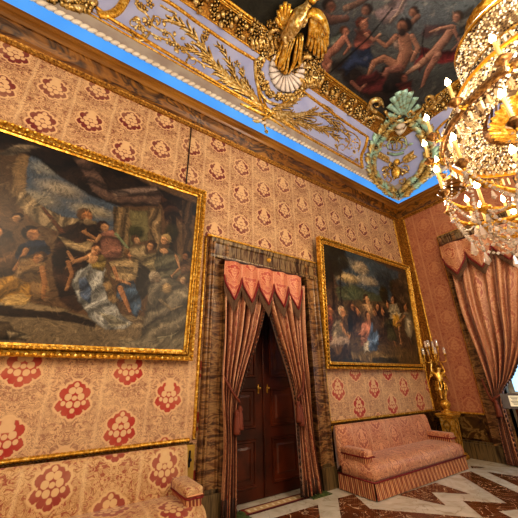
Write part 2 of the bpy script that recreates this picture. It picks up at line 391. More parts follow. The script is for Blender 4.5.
# ------------------------------------------------------------------ painter for canvases (colour attribute on a fine mesh)
def fbm(W, H, sc, oct=4, seed=0):
    r = np.random.default_rng(seed); out = np.zeros((H, W)); amp = 1; tot = 0
    for o in range(oct):
        k = sc*2**o; gw = max(2, int(k*W/H)+2); gh = int(k)+2; g = r.random((gh, gw))
        y = np.linspace(0, gh-1.001, H); x = np.linspace(0, gw-1.001, W); yi = y.astype(int); xi = x.astype(int)
        fy = y-yi; fx = x-xi; fy = (fy*fy*(3-2*fy))[:, None]; fx = (fx*fx*(3-2*fx))[None]
        a = g[yi][:, xi]; b = g[yi][:, xi+1]; c = g[yi+1][:, xi]; d = g[yi+1][:, xi+1]
        out += amp*((a*(1-fx)+b*fx)*(1-fy)+(c*(1-fx)+d*fx)*fy); tot += amp; amp *= .5
    return out/tot
class Paint:
    def __init__(s, W, H, tf, unit):     # tf: photo point -> canvas cell; unit: cells per photo pixel
        s.W, s.H, s.tf, s.k = W, H, tf, unit; s.q = unit; s.c = np.zeros((H, W, 3)); s.y, s.x = np.mgrid[0:H, 0:W].astype(float)
        s.n = [fbm(W, H, q, 4, i+11) for i, q in enumerate((3, 6, 12, 24, 48))]
    def fill(s, m, col, sh=None):
        col = np.array(lin(col)[:3]); c = col[None, None]*(1 if sh is None else sh[..., None])
        s.c = s.c*(1-m[..., None])+np.clip(c, 0, 1.3)*m[..., None]
    def polym(s, pts, soft=1.2, wob=1.5):
        P = [s.tf(*p) for p in pts]; inside = np.zeros((s.H, s.W), bool); dist = np.full((s.H, s.W), 1e9)
        xx = s.x+(s.n[3]-.5)*wob*6; yy = s.y+(s.n[2]-.5)*wob*6
        for i in range(len(P)):
            (x0, y0), (x1, y1) = P[i], P[(i+1) % len(P)]
            c = ((y0 > yy) != (y1 > yy)) & (xx < (x1-x0)*(yy-y0)/((y1-y0) or 1e-9)+x0); inside ^= c
            dx, dy = x1-x0, y1-y0; t = np.clip(((xx-x0)*dx+(yy-y0)*dy)/(dx*dx+dy*dy+1e-9), 0, 1)
            dist = np.minimum(dist, np.hypot(xx-x0-t*dx, yy-y0-t*dy))
        sd = np.where(inside, dist, -dist); return np.clip(.5+sd/(2*soft), 0, 1), sd
    def poly(s, pts, col, soft=1.2, folds=0, ang=1.2, lo=.45, hi=1.25, a=1.0, wob=1.5, round_=4):
        m, sd = s.polym(pts, soft, wob)
        sh = lo+(hi-lo)*np.clip(.25+.5*s.n[2]+.25*np.clip(sd/(round_*s.k), 0, 1), 0, 1)
        if folds:
            ph = (s.x*math.cos(ang)+s.y*math.sin(ang))/s.k*folds+s.n[1]*9+s.n[2]*3
            sh = sh*(.38+.85*(.5+.5*np.sin(ph))**1.5+.14*np.sin(ph*2.7+s.n[3]*6))
        s.fill(m*a, col, sh)
    def limb(s, pts, r, col, lo=.12, hi=1.15):
        r = [q*.72 for q in (r if isinstance(r, (list, tuple)) else [r]*len(pts))]
        Q = [s.tf(*p) for p in pts]; rr = r if isinstance(r, (list, tuple)) else [r]*len(pts); best = np.full((s.H, s.W), -1e9); side = np.zeros((s.H, s.W))
        for i in range(len(Q)-1):
            (x0, y0), (x1, y1) = Q[i], Q[i+1]; dx, dy = x1-x0, y1-y0; t = np.clip(((s.x-x0)*dx+(s.y-y0)*dy)/(dx*dx+dy*dy+1e-9), 0, 1)
            ex = s.x-x0-t*dx; ey = s.y-y0-t*dy; d = np.hypot(ex, ey); R = (rr[i]+(rr[i+1]-rr[i])*t)*s.k
            v = R-d; up = v > best; best = np.where(up, v, best); side = np.where(up, (-ex*.6-ey*.8)/np.maximum(R, .1), side)
        m = np.clip(.5+best/1.2, 0, 1); s.fill(m, col, lo+(hi-lo)*np.clip(.5+.5*side+.3*(s.n[3]-.5), 0, 1))
    def ell(s, p, rx, ry, col, lo=.5, hi=1.2, soft=1.0, a=1.0):
        x, y = s.tf(*p); dx = (s.x-x)/(rx*s.k); dy = (s.y-y)/(ry*s.k); d = np.hypot(dx, dy)
        s.fill(np.clip(.5+(1-d)*min(rx, ry)*s.k/(2*soft), 0, 1)*a, col, lo+(hi-lo)*np.clip(.5-.4*dx-.4*dy, 0, 1))
    def head(s, p, r, skin='c9976c', hair='2a180e', look=1, veil=None):
        s.ell((p[0]-look*r*.25, p[1]-r*.25), r*1.12, r*1.15, veil or hair)
        s.ell((p[0]+look*r*.15, p[1]+r*.1), r*.78, r*.95, skin, .45, 1.25)
        s.ell((p[0]+look*r*.2, p[1]-r*.02), r*.6, r*.16, '4a2c18', 1, 1, 1.2, .55)
        s.ell((p[0]+look*r*.25, p[1]+r*.5), r*.28, r*.09, '7a3c28', 1, 1, .8, .5)
        s.ell((p[0]-look*r*.45, p[1]+r*.45), r*.35, r*.6, '2c1a10', 1, 1, 2.5, .6)
    def dabs(s, n, x0, x1, y0, y1, seed=3):
        r = np.random.default_rng(seed); src = s.c.copy()
        for _ in range(n):
            cx, cy = r.uniform(x0, x1), r.uniform(y0, y1); ix, iy = int(cx), int(cy)
            a = s.n[1][iy, ix]*9+r.normal()*.35; L = r.uniform(1.2, 4.0)*s.q; w = r.uniform(.35, .8)*s.q; R = int(L)+2
            ya, yb, xa, xb = max(0, iy-R), min(s.H, iy+R), max(0, ix-R), min(s.W, ix+R)
            Y, X_ = np.mgrid[ya:yb, xa:xb]; dx, dy = X_-cx, Y-cy; u = dx*math.cos(a)+dy*math.sin(a); v = -dx*math.sin(a)+dy*math.cos(a)
            m = np.clip(1.3-np.hypot(u/L, v/w), 0, 1)[..., None]*.6; g = r.choice([.45, .6, .75, 1.25, 1.5, 1.75])
            c = src[iy, ix]*g*np.array([1, .98, .94]); s.c[ya:yb, xa:xb] = s.c[ya:yb, xa:xb]*(1-m)+c*m
    def glaze(s, k=.25, dark=1.0, tone=(1, 1, 1)):
        # loaded brush: short strokes that follow the folds, then a brown varnish
        a = s.n[1]*6.3+1.0; w = np.sin((s.x*np.cos(a)+s.y*np.sin(a))*.9+s.n[2]*14)*.5+.5
        lum = s.c.mean(-1); e = np.abs(np.gradient(lum)[0])+np.abs(np.gradient(lum)[1])
        s.c *= (1-.34*w*(.4+s.n[3]))[..., None]; s.c *= (1-np.clip(e*5, 0, .45))[..., None]
        hl = np.clip((s.n[4]*s.n[3]*2.6-.95)*3, 0, 1)*np.clip(lum*3, 0, .5); s.c += hl[..., None]*np.array([.16, .13, .09])
        s.c = np.maximum(s.c, 0)**1.12*1.25*dark*np.array(tone)
        s.c *= (1-k/2+k*s.n[4])[..., None]*(1-k/2+k*s.n[1])[..., None]
def canvas_obj(name, pt, fn3, parent, mat):
    """fn3(u,v) -> 3D; rows run top to bottom"""
    W, H = pt.W, pt.H; me = bpy.data.meshes.new(name)
    u = np.linspace(0, 1, W); v = np.linspace(0, 1, H)
    o0, ou, ov = (np.array(q) for q in fn3); co = o0[None, None]+u[None, :, None]*ou+v[:, None, None]*ov
    idx = np.arange(W*H).reshape(H, W); q = np.stack([idx[:-1, :-1], idx[1:, :-1], idx[1:, 1:], idx[:-1, 1:]], -1).reshape(-1, 4)
    me.from_pydata(co.reshape(-1, 3).tolist(), [], q.tolist())
    ca = me.color_attributes.new('paint', 'FLOAT_COLOR', 'POINT')
    ca.data.foreach_set('color', np.concatenate([np.clip(pt.c, 0, 1), np.ones((H, W, 1))], -1).ravel().astype(np.float32))
    me.materials.append(mat); o = bpy.data.objects.new(name, me); COL.objects.link(o)
    if parent: o.parent = parent; o.matrix_parent_inverse = Matrix.Translation(-parent.location)
    return o
def oil(name, rough):
    g = Mt(name, rough); g.b.inputs['Specular IOR Level'].default_value = .3; a = g.nt.nodes.new('ShaderNodeAttribute'); a.attribute_name = 'paint'
    g.color(a.outputs['Color']); n = g.noise(g.coord(), 60, 3); g.bump(n, .25, .004); return g.m
MOIL = oil('oil_paint', .42); MFRES = oil('fresco_paint', .75)

# ================================================================== THE SETTING
# floor
bm = BM(); box(bm, (-5, -5, -.1), (X+.4, D+.5, 0)); fl = struct('floor', bm, MFLW, smooth=False)
def flpoly(bm, px):
    v = [bm.verts.new((*(at(*p, 2, .0)[:2]), .003)) for p in px]
    f = bm.faces.new(v)
    if f.normal.z < 0: f.normal_flip()
bm = BM()
for px in ([(458.6,474),(471,471.5),(518,493),(526,497),(526,509),(507,503.5)], [(487,472),(524,477.5),(524,489)],
           [(463,501),(507,503.5),(526,509),(498.6,511.5),(514,519),(484,518.5)], [(398,495),(435.7,483),(470.6,494.3),(431.4,492.3),(445.7,505.7)],
           [(370,509),(440,514.9),(483,518.5),(500,530),(372,526)], [(338,498.5),(354,494.5),(370,509),(372,526),(342,524)],
           [(470,466),(486,467.5),(472,468.5)], [(262,522),(318,505),(321,524)], [(200,540),(255,528),(262,560)]): flpoly(bm, px)
bmesh.ops.recalc_face_normals(bm, faces=bm.faces)
for k in range(5):                                       # the zigzag inlay goes on across the room
    for j in range(3):
        x0, y0 = -3.2+k*2.1, -3.6+j*1.7
        v = [bm.verts.new((x0+a, y0+b, .003)) for a, b in ((0, 0), (1.5, .2), (.5, .5), (1.7, 1.0), (.1, .75), (.6, .45))]; bm.faces.new(v)
obj('marble_inlay', bm, MFLB, fl, smooth=False)

# walls
ox0, ox1, oz1 = 2.19, 3.95, 3.52         # door opening
bm = BM()
for a, b in (((-5, D, .0), (ox0, D+.12, 6.3)), ((ox1, D, 0), (X+.12, D+.12, 6.3)), ((ox0, D, oz1), (ox1, D+.12, 6.3))): box(bm, a, b)
struct('wall_left', bm, MWALL, smooth=False)
wy0, wy1, wz0, wz1 = .75, 2.78, .0, 4.85    # window opening
bm = BM()
for a, b in (((X, D+.0, 0), (X+.12, wy1, 6.5)), ((X, wy0, 0), (X+.12, -5, 6.5)), ((X, wy0, wz1), (X+.12, wy1, 6.5))): box(bm, a, b)
struct('wall_right', bm, MWALLR, smooth=False)

def miter_extrude(bm, prof, xs=(-5, ), yend=-5, seg=1):
    """profile of (inset, z) run along both walls with a mitre in the corner"""
    rows = []
    for d, z in prof:
        rows.append([bm.verts.new(p) for p in ((-5, D-d, z), (X-d, D-d, z), (X-d, -5, z))])
    for a, b in zip(rows[:-1], rows[1:]):
        for k in (0, 1): face(bm, [a[k], a[k+1], b[k+1], b[k]])
bm = BM()
prof = [(0, 6.10), (.03, 6.10), (.035, 6.125), (.02, 6.13), (.05, 6.15), (.06, 6.17), (.045, 6.18)]
miter_extrude(bm, prof); struct('trim_1', bm, MGD, smooth=False)
bm = BM(); miter_extrude(bm, [(.045, 6.18), (.05, 6.21), (.06, 6.25), (.10, 6.32), (.16, 6.37), (.18, 6.375), (.18, 6.39)]); struct('trim_2', bm, MCORN, smooth=False)
bm = BM(); miter_extrude(bm, [(.18, 6.39), (.20, 6.43), (.23, 6.445), (.26, 6.45), (.26, 6.49), (.28, 6.50), (.30, 6.50), (.30, 6.51), (.27, 6.515)]); struct('trim_3', bm, MCB, smooth=False)
bm = BM(); miter_extrude(bm, [(.27, 6.515), (.285, 6.52), (.285, 6.78), (.3, 6.79)]); o = struct('trim_4', bm, MLED, smooth=False)
# cove
NS = 18
def cove_prof(a0, a1, n=NS):
    return [(I1-(I1-I0)*math.cos(a), ZC0+(ZC1-ZC0)*math.sin(a)) for a in (a0+(a1-a0)*k/n for k in range(n+1))]
a_b = math.acos((I1-.32)/(I1-I0)); a_w = math.acos((I1-.78)/(I1-I0))
bm = BM(); miter_extrude(bm, cove_prof(0, a_b)); bmesh.ops.recalc_face_normals(bm, faces=bm.faces); struct('trim_5', bm, MTAUPE)
bm = BM(); miter_extrude(bm, cove_prof(a_b, PI/2)); 
v = [bm.verts.new(p) for p in ((-5, D-I1, ZC1), (X-I1, D-I1, ZC1), (X-I1, -5, ZC1), (-5, -5, ZC1))]; face(bm, v)
struct('ceiling', bm, MLILAC)
# rope moulding: two twisted strands
def line_on_inset(d, z, lift=(0, 0)):
    return [Vector((-5, D-d, z)), Vector((X-d, D-d, z)), Vector((X-d, -5, z))]
bm = BM()
for (p0, p1) in ((Vector((-2.2, D-.32, 6.82)), Vector((X-.32, D-.32, 6.82))), (Vector((X-.32, D-.32, 6.82)), Vector((X-.32, 0, 6.82)))):
    L = (p1-p0).length; n = int(L/.11); t = (p1-p0)/L; s = t.cross(Vector((0, 0, 1)))
    for k in range(n):
        c = p0+t*(k+.5)*L/n; P = [c+t*q*.13+Vector((0, 0, 1))*q*.085 for q in (-.5, -.25, 0, .25, .5)]
        tube(bm, P, [.016, .036, .042, .036, .016], 6)
o = obj('rope_moulding', bm, MWHITE); o.name = 'trim_6'; o['kind'] = 'structure'
# gilt band above the taupe
bm = BM()
for a0, r in ((a_b, .022), (a_b+.045, .012)):
    d, z = I1-(I1-I0)*math.cos(a0), ZC0+(ZC1-ZC0)*math.sin(a0)
    P = [Vector((-3, D-d, z)), Vector((X-d-1.55, D-d, z))]; tube(bm, P, r, 6)
    P = [Vector((X-d, D-d-1.55, z)), Vector((X-d, 0, z))]; tube(bm, P, r, 6)
o = struct('trim_7', bm, MG)
def ang_of(d): return math.acos(max(-1, min(1, (I1-d)/(I1-I0))))
def cove_pt(s, d, side='A', h=0):
    z = zc(d); p = Vector((s, D-d, z)) if side == 'A' else Vector((X-d, s, z)); n = cove_normal(p); return p+n*h, n
def cove_line(bm, s0, s1, d0, d1, w, h, side='A', n=10):
    P = []; Nn = []
    for i in range(n+1):
        t = i/n; p, nn = cove_pt(s0+(s1-s0)*t, d0+(d1-d0)*t, side); P.append(p); Nn.append(nn)
    strip(bm, P, Nn, [w]*(n+1), [h]*(n+1), 5)
# fresco frame: gilt mouldings inside and outside a band of leaves and flowers
bm = BM()
for d, w, h in ((1.16, .035, .05), (1.08, .03, .06), (1.12, .018, .07), (.76, .022, .03)):
    cove_line(bm, -3, X-d, d, d, w, h, 'A', 3); cove_line(bm, D-d, -3, d, d, w, h, 'B', 3)
struct('trim_8', bm, MG)
bm = BM(); miter_extrude(bm, [(I1-(I1-I0)*math.cos(a)+.004, ZC0+(ZC1-ZC0)*math.sin(a)-.006) for a in (ang_of(.76)+(ang_of(1.1)-ang_of(.76))*k/6 for k in range(7))])
struct('trim_24', bm, MGD)
bm = BM()
for side, s0, s1 in (('A', -1.2, 6.2), ('B', 2.4, -.6)):
    L = abs(s1-s0); n = int(L/.15)
    for k in range(n):
        s = s0+(s1-s0)*(k+.5)/n
        for d in (.83, .91, .99):
            p, nn = cove_pt(s+random.uniform(-.03, .03), d+random.uniform(-.02, .02), side)
            if (k+int(d*100)) % 2: flower(bm, p, nn, random.uniform(.085, .115), random.choice((5, 6)), .12)
            else:
                a = random.random()*6.28; q = nn.orthogonal().normalized(); q = q*math.cos(a)+nn.cross(q)*math.sin(a)
                leaf(bm, p, nn, q, .16, .05, .1)
fg = obj('floral_frame_garland', bm, MGR); tag(fg, 'thick gilded garland of leaves and rosettes framing the ceiling fresco', 'garland')

# dado, plinth, gilded panel borders
def bar(bm, p0, p1, w, n, h, seg=6, bead=True):
    p0, p1, n = Vector(p0), Vector(p1), Vector(n); L = (p1-p0).length; k = max(2, int(L/.035)) if bead else 1
    P = [p0.lerp(p1, i/(2*k)) for i in range(2*k+1)]
    Wd = [w*(1 if (not bead or i % 2) else .8) for i in range(2*k+1)]; Hh = [h*(1 if (not bead or i % 2) else .65) for i in range(2*k+1)]
    strip(bm, P, [n]*len(P), Wd, Hh, seg)
nA, nB = (0, -1, 0), (-1, 0, 0)
bm = BM()
for a, b in (((-5, .91), (1.74, .91)), ((1.80, .91), (1.80, 3.90)), ((4.34, 3.90), (4.34, .91)), ((4.34, .91), (7.86, .91)), ((7.86, .91), (7.86, 6.1))):
    bar(bm, (a[0], D, a[1]), (b[0], D, b[1]), .03, nA, .045)
bar(bm, (1.79, D-.075, 3.895), (4.35, D-.075, 3.895), .03, nA, .045)
struct('trim_9', bm, MG)
bm = BM()
for a, b in (((4.04, .9), (4.04, 6.1)), ((4.04, .87), (3.27, .87)), ((3.25, .87), (3.25, 5.17)), ((3.25, 5.17), (.4, 5.17)), ((.4, 5.17), (.4, .87)), ((.4, .87), (-4, .87))):
    bar(bm, (X, a[0], a[1]), (X, b[0], b[1]), .03, nB, .045)
struct('trim_10', bm, MG)
bm = BM(); box(bm, (7.89, D, .9), (X, D-.01, 6.1)); box(bm, (X, D, .9), (X-.01, 4.07, 6.1)); struct('trim_11', bm, MGD, smooth=False)
bm = BM()
for x0, x1 in ((-5, 1.78), (4.34, X)): box(bm, (x0, D, .3), (x1, D-.03, .88))
box(bm, (X, D, .3), (X-.03, 3.26, .85)); box(bm, (X, .4, .3), (X-.03, -5, .85)); struct('trim_12', bm, MDADO, smooth=False)
bm = BM()
box(bm, (4.31, D-.03, .3), (4.5, D-.045, .86))
struct('trim_13', bm, MYEL, smooth=False)
bm = BM(); box(bm, (1.62, D-.03, .3), (1.80, D-.05, .86)); struct('trim_25', bm, plain('ochre_panel', '9c7a2c', .4, 0, 'b08c38'), smooth=False)
bm = BM(); box(bm, (1.725, D-.05, .62), (1.745, D-.062, .80)); lathe(bm, [(.012, 0), (.012, .02), (.02, .025), (0, .035)], (1.735, D-.06, .70), 8, (0, -1, 0)); tag(obj('shutter_bolt', bm, MBLACK, smooth=False), 'small black bolt on the ochre strip beside the door surround', 'bolt')
bm = BM()
for x0, x1 in ((-5, 2.17), (3.97, X)): box(bm, (x0, D, 0), (x1, D-.11, .3)); 
for x0, x1 in ((-5, 2.16), (3.98, X)): box(bm, (x0, D, .3), (x1, D-.08, .34))
struct('baseboard_left', bm, MPLINTH, smooth=False)
bm = BM(); box(bm, (X, D, 0), (X-.11, 2.8, .3)); box(bm, (X, D, .3), (X-.08, 2.8, .34)); box(bm, (X, .7, 0), (X-.11, -5, .3)); struct('baseboard_right', bm, MPLINTH, smooth=False)
# veined relief panel under the damask of the right wall
bm = BM(); box(bm, (X-.03, 3.98, .38), (X-.045, 3.32, .80)); struct('trim_14', bm, marble('figured_marble', [(.3, '2a1a0c'), (.46, '4a3216'), (.53, '86683a'), (.6, '4e3216'), (.75, '3a220e')], 1.9, 1.6, .25), smooth=False)

# marble door surround
def surround_A(bm, mi=0):
    pass
bm = BM()
def jamb(bm, x0, x1, z0, z1):                      # moulded upright, profile across x
    prof = [(0, .0), (.0, .07), (.05, .09), (.1, .10), (.16, .075), (.2, .10), (.26, .10), (.3, .06), (.36, .05), (.7, .05), (.75, .08), (.8, .08), (.84, .055), (.88, .10), (1, .11), (1, .0)]
    rows = [[bm.verts.new((x0+(x1-x0)*a, D-h, z)) for z in (z0, z1)] for a, h in prof]
    for a, b in zip(rows[:-1], rows[1:]): face(bm, [a[0], b[0], b[1], a[1]])
    face(bm, [r[1] for r in rows])
jamb(bm, 1.85, 2.19, .3, 3.86); struct('trim_15', bm, MJAMB, smooth=False)
bm = BM(); jamb(bm, 4.29, 3.95, .3, 3.86); struct('trim_16', bm, MJAMB, smooth=False)
bm = BM()
prof = [(0, .0), (.0, .10), (.12, .11), (.2, .075), (.75, .075), (.82, .10), (1, .11), (1, .0)]
rows = [[bm.verts.new((x, D-h-.002, 3.52+.345*a)) for x in (1.86, 4.28)] for a, h in prof]
for a, b in zip(rows[:-1], rows[1:]): face(bm, [a[0], b[0], b[1], a[1]])
struct('trim_17', bm, MLINT, smooth=False)
# marble boss in the middle of the lintel
bm = BM(); lathe(bm, [(0, .04), (.03, .035), (.05, .0)], (3.05, D-.085, 3.70), 8, (0, -1, 0)); 
tag(obj('lintel_boss', bm, MG), 'small gilded boss at the middle of the marble door lintel', 'ornament')
# door recess
bm = BM(); yR = D+.22
box(bm, (ox0-.05, D, 0), (ox0, yR+.1, oz1)); box(bm, (ox1, D, 0), (ox1+.05, yR+.1, oz1)); box(bm, (ox0-.05, D+.01, oz1), (ox1+.05, yR+.1, oz1+.05)); struct('trim_18', bm, MDOOR, smooth=False)

def door_leaf(x0, x1, name):
    bm = BM(); box(bm, (x0, yR, .01), (x1, yR+.06, oz1)); t = struct(name, bm, MDOOR, smooth=False)
    w = x1-x0
    for z0, z1 in ((.16, .78), (.92, 1.5), (1.66, 3.3)):
        bm = BM(); a, b = x0+.16*w, x1-.16*w
        # raised and fielded panel with a moulding frame
        def ring(i, h): return [Vector((a+i, yR-h, z0+i)), Vector((b-i, yR-h, z0+i)), Vector((b-i, yR-h, z1-i)), Vector((a+i, yR-h, z1-i))]
        R = [[bm.verts.new(p) for p in ring(i, h)] for i, h in ((0, .0), (.012, .022), (.035, .022), (.05, .004), (.1, .004), (.13, .018))]
        for p, q in zip(R[:-1], R[1:]):
            for k in range(4): face(bm, [p[k], p[(k+1) % 4], q[(k+1) % 4], q[k]])
        face(bm, R[-1]); obj('door_panel', bm, MDOORL, t, smooth=False)
    return t
xm = (ox0+ox1)/2
dl = door_leaf(ox0, xm-.004, 'door_1'); dr = door_leaf(xm+.004, ox1, 'door_2')
for par, x in ((dl, xm-.09), (dr, xm+.09)):
    bm = BM(); box(bm, (x-.013, yR-.008, 1.42), (x+.013, yR, 1.56)); lathe(bm, [(.006, 0), (.006, .03), (.014, .035), (.017, .045), (.011, .055), (0, .075)], (x, yR-.008, 1.5), 10, (0, -1, 0))
    h = obj('door_handle', bm, MG, par)
bm = BM(); P = [Vector((xm, yR-.012, z)) for z in (.02, 3.5)]; tube(bm, P, .014, 6); obj('astragal', bm, MDOORL, dr)

# window on the right wall
def jambB(bm, y0, y1, z0, z1):
    prof = [(0, .0), (.0, .10), (.12, .11), (.2, .07), (.75, .07), (.82, .10), (1, .11), (1, .0)]
    rows = [[bm.verts.new((X-h, y0+(y1-y0)*a, z)) for z in (z0, z1)] for a, h in prof]
    for a, b in zip(rows[:-1], rows[1:]): face(bm, [a[0], b[0], b[1], a[1]])
bm = BM(); jambB(bm, 3.22, 2.80, .3, 5.13); struct('trim_19', bm, MJAMB, smooth=False)
bm = BM(); jambB(bm, .45, .78, .3, 5.13); struct('trim_20', bm, MJAMB, smooth=False)
bm = BM(); prof = [(0, .0), (.0, .10), (.12, .11), (.2, .075), (.75, .075), (.82, .10), (1, .11), (1, .0)]
rows = [[bm.verts.new((X-h-.002, y, 4.82+.31*a)) for y in (.5, 3.21)] for a, h in prof]
for a, b in zip(rows[:-1], rows[1:]): face(bm, [a[0], b[0], b[1], a[1]])
struct('trim_21', bm, marble('window_lintel_marble', [(.25, '1f130c'), (.4, '4a3423'), (.5, '8a7350'), (.58, '5a3f2a'), (.7, '2c1a10'), (.8, '7d6848')], 2.2, .5, .25, (.6, 7, .8), 5), smooth=False)
bm = BM(); xw = X+.3
box(bm, (X, wy1, 0), (xw+.05, wy1+.05, wz1)); box(bm, (X, wy0-.05, 0), (xw+.05, wy0, wz1)); box(bm, (X, wy0, wz1), (xw+.05, wy1, wz1+.05)); box(bm, (X, wy0, -.05), (xw+.05, wy1, .12)); struct('trim_22', bm, plain('window_reveal_paint', '8a7860', .6, 0, '76664e'), smooth=False)
bm = BM()
for y in (wy0+.04, (wy0+wy1)/2, wy1-.04): box(bm, (xw, y-.045, .12), (xw+.05, y+.045, wz1))
for z in (.2, 1.3, 2.5, 3.7, wz1-.05): box(bm, (xw+.005, wy0, z-.03), (xw+.045, wy1, z+.03))
sh_ = BM(); box(sh_, (xw-.03, wy0, .12), (xw, wy1, 1.22))
for k in range(4): box(sh_, (xw-.045, wy0+.08+k*.49, .22), (xw-.03, wy0+.49+k*.49, 1.12))
w = struct('window_1', bm, plain('window_paint', 'c8c0b0', .5, 0, 'b0a898'), smooth=False)
bm = BM(); box(bm, (xw+.02, wy0, .12), (xw+.026, wy1, wz1)); obj('shutter_panel', sh_, MDOOR, w, smooth=False); obj('window_pane', bm, Mt('daylit_window_glass', .05, 0).color('a8d8f8').emit('8cc8f8', 2.2).m, w, smooth=False)

# ================================================================== PAINTINGS
def picture(name, label, x0, x1, yb, zb, yt, zt, fw, W, paintfn, lab2):
    """frame outer rectangle; leans forward from yb at the bottom to yt at the top"""
    o0 = Vector((x0, yb, zb)); ex = Vector((1, 0, 0)); L = math.hypot(zt-zb, yt-yb); ev = Vector((0, (yt-yb)/L, (zt-zb)/L)); n = ex.cross(ev) 
    if n.y > 0: n = -n
    w = x1-x0; t = thing(name, label, 'painting', (x0+w/2, yb, zb))
    R = lambda i, h: [o0+ex*i+ev*i+n*h, o0+ex*(w-i)+ev*i+n*h, o0+ex*(w-i)+ev*(L-i)+n*h, o0+ex*i+ev*(L-i)+n*h]
    bm = BM(); prof = [(0, -.06), (0, .05), (.02, .065), (.035, .05), (.05, .03), (.5*fw, .015), (.62*fw, .045), (.75*fw, .05), (.82*fw, .02), (fw, .012), (fw, -.02)]
    rr = [[bm.verts.new(p) for p in R(i, h)] for i, h in prof]
    for p, q in zip(rr[:-1], rr[1:]):
        for k in range(4): face(bm, [p[k], p[(k+1) % 4], q[(k+1) % 4], q[k]])
    # carved ripples on the outer and inner mouldings
    for i0, hh, st, rad in ((.025, .06, .075, .02), (.69*fw, .045, .06, .016)):
        c = R(i0, hh)
        for k in range(4):
            a, b = c[k], c[(k+1) % 4]; Ln = (b-a).length; m = int(Ln/st)
            for q in range(m): blob(bm, a.lerp(b, (q+.5)/m), n, rad*1.25, rad, 6, rings=2)
    obj('frame', bm, MG, t, smooth=False)
    bm = BM(); c = R(.02, -.06); face(bm, [bm.verts.new(p) for p in c]); obj('backing', bm, MBLACK, t)
    ci = fw; cw = w-2*ci; cl = L-2*ci; H = int(W*cl/cw); c0 = o0+ex*ci+ev*(L-ci)
    pn = n
    def tf(px, py):
        d = ray(px, py); tt = (c0-CAM).dot(pn)/d.dot(pn); p = CAM+d*tt-c0
        return p.dot(ex)/cw*(W-1), -p.dot(ev)/cl*(H-1)
    a = tf(100, 260) if x0 < 2 else tf(370, 300); b = tf(101, 260) if x0 < 2 else tf(371, 300); e = tf(100, 261) if x0 < 2 else tf(370, 301)
    unit = (abs(b[0]-a[0])+abs(e[1]-a[1]))/2
    P = Paint(W, H, tf, unit); paintfn(P); P.dabs(*((6500, int(W*.25)) if x0 < 2 else (3200, 1)), W-2, 1, H-2); P.glaze(.25, .85 if x0 < 2 else 1.25, (1.04, .96, .80))
    canvas_obj('canvas', P, (c0, ex*cw, -ev*cl), t, MOIL)
    return t, n, o0, ex, ev, w, L

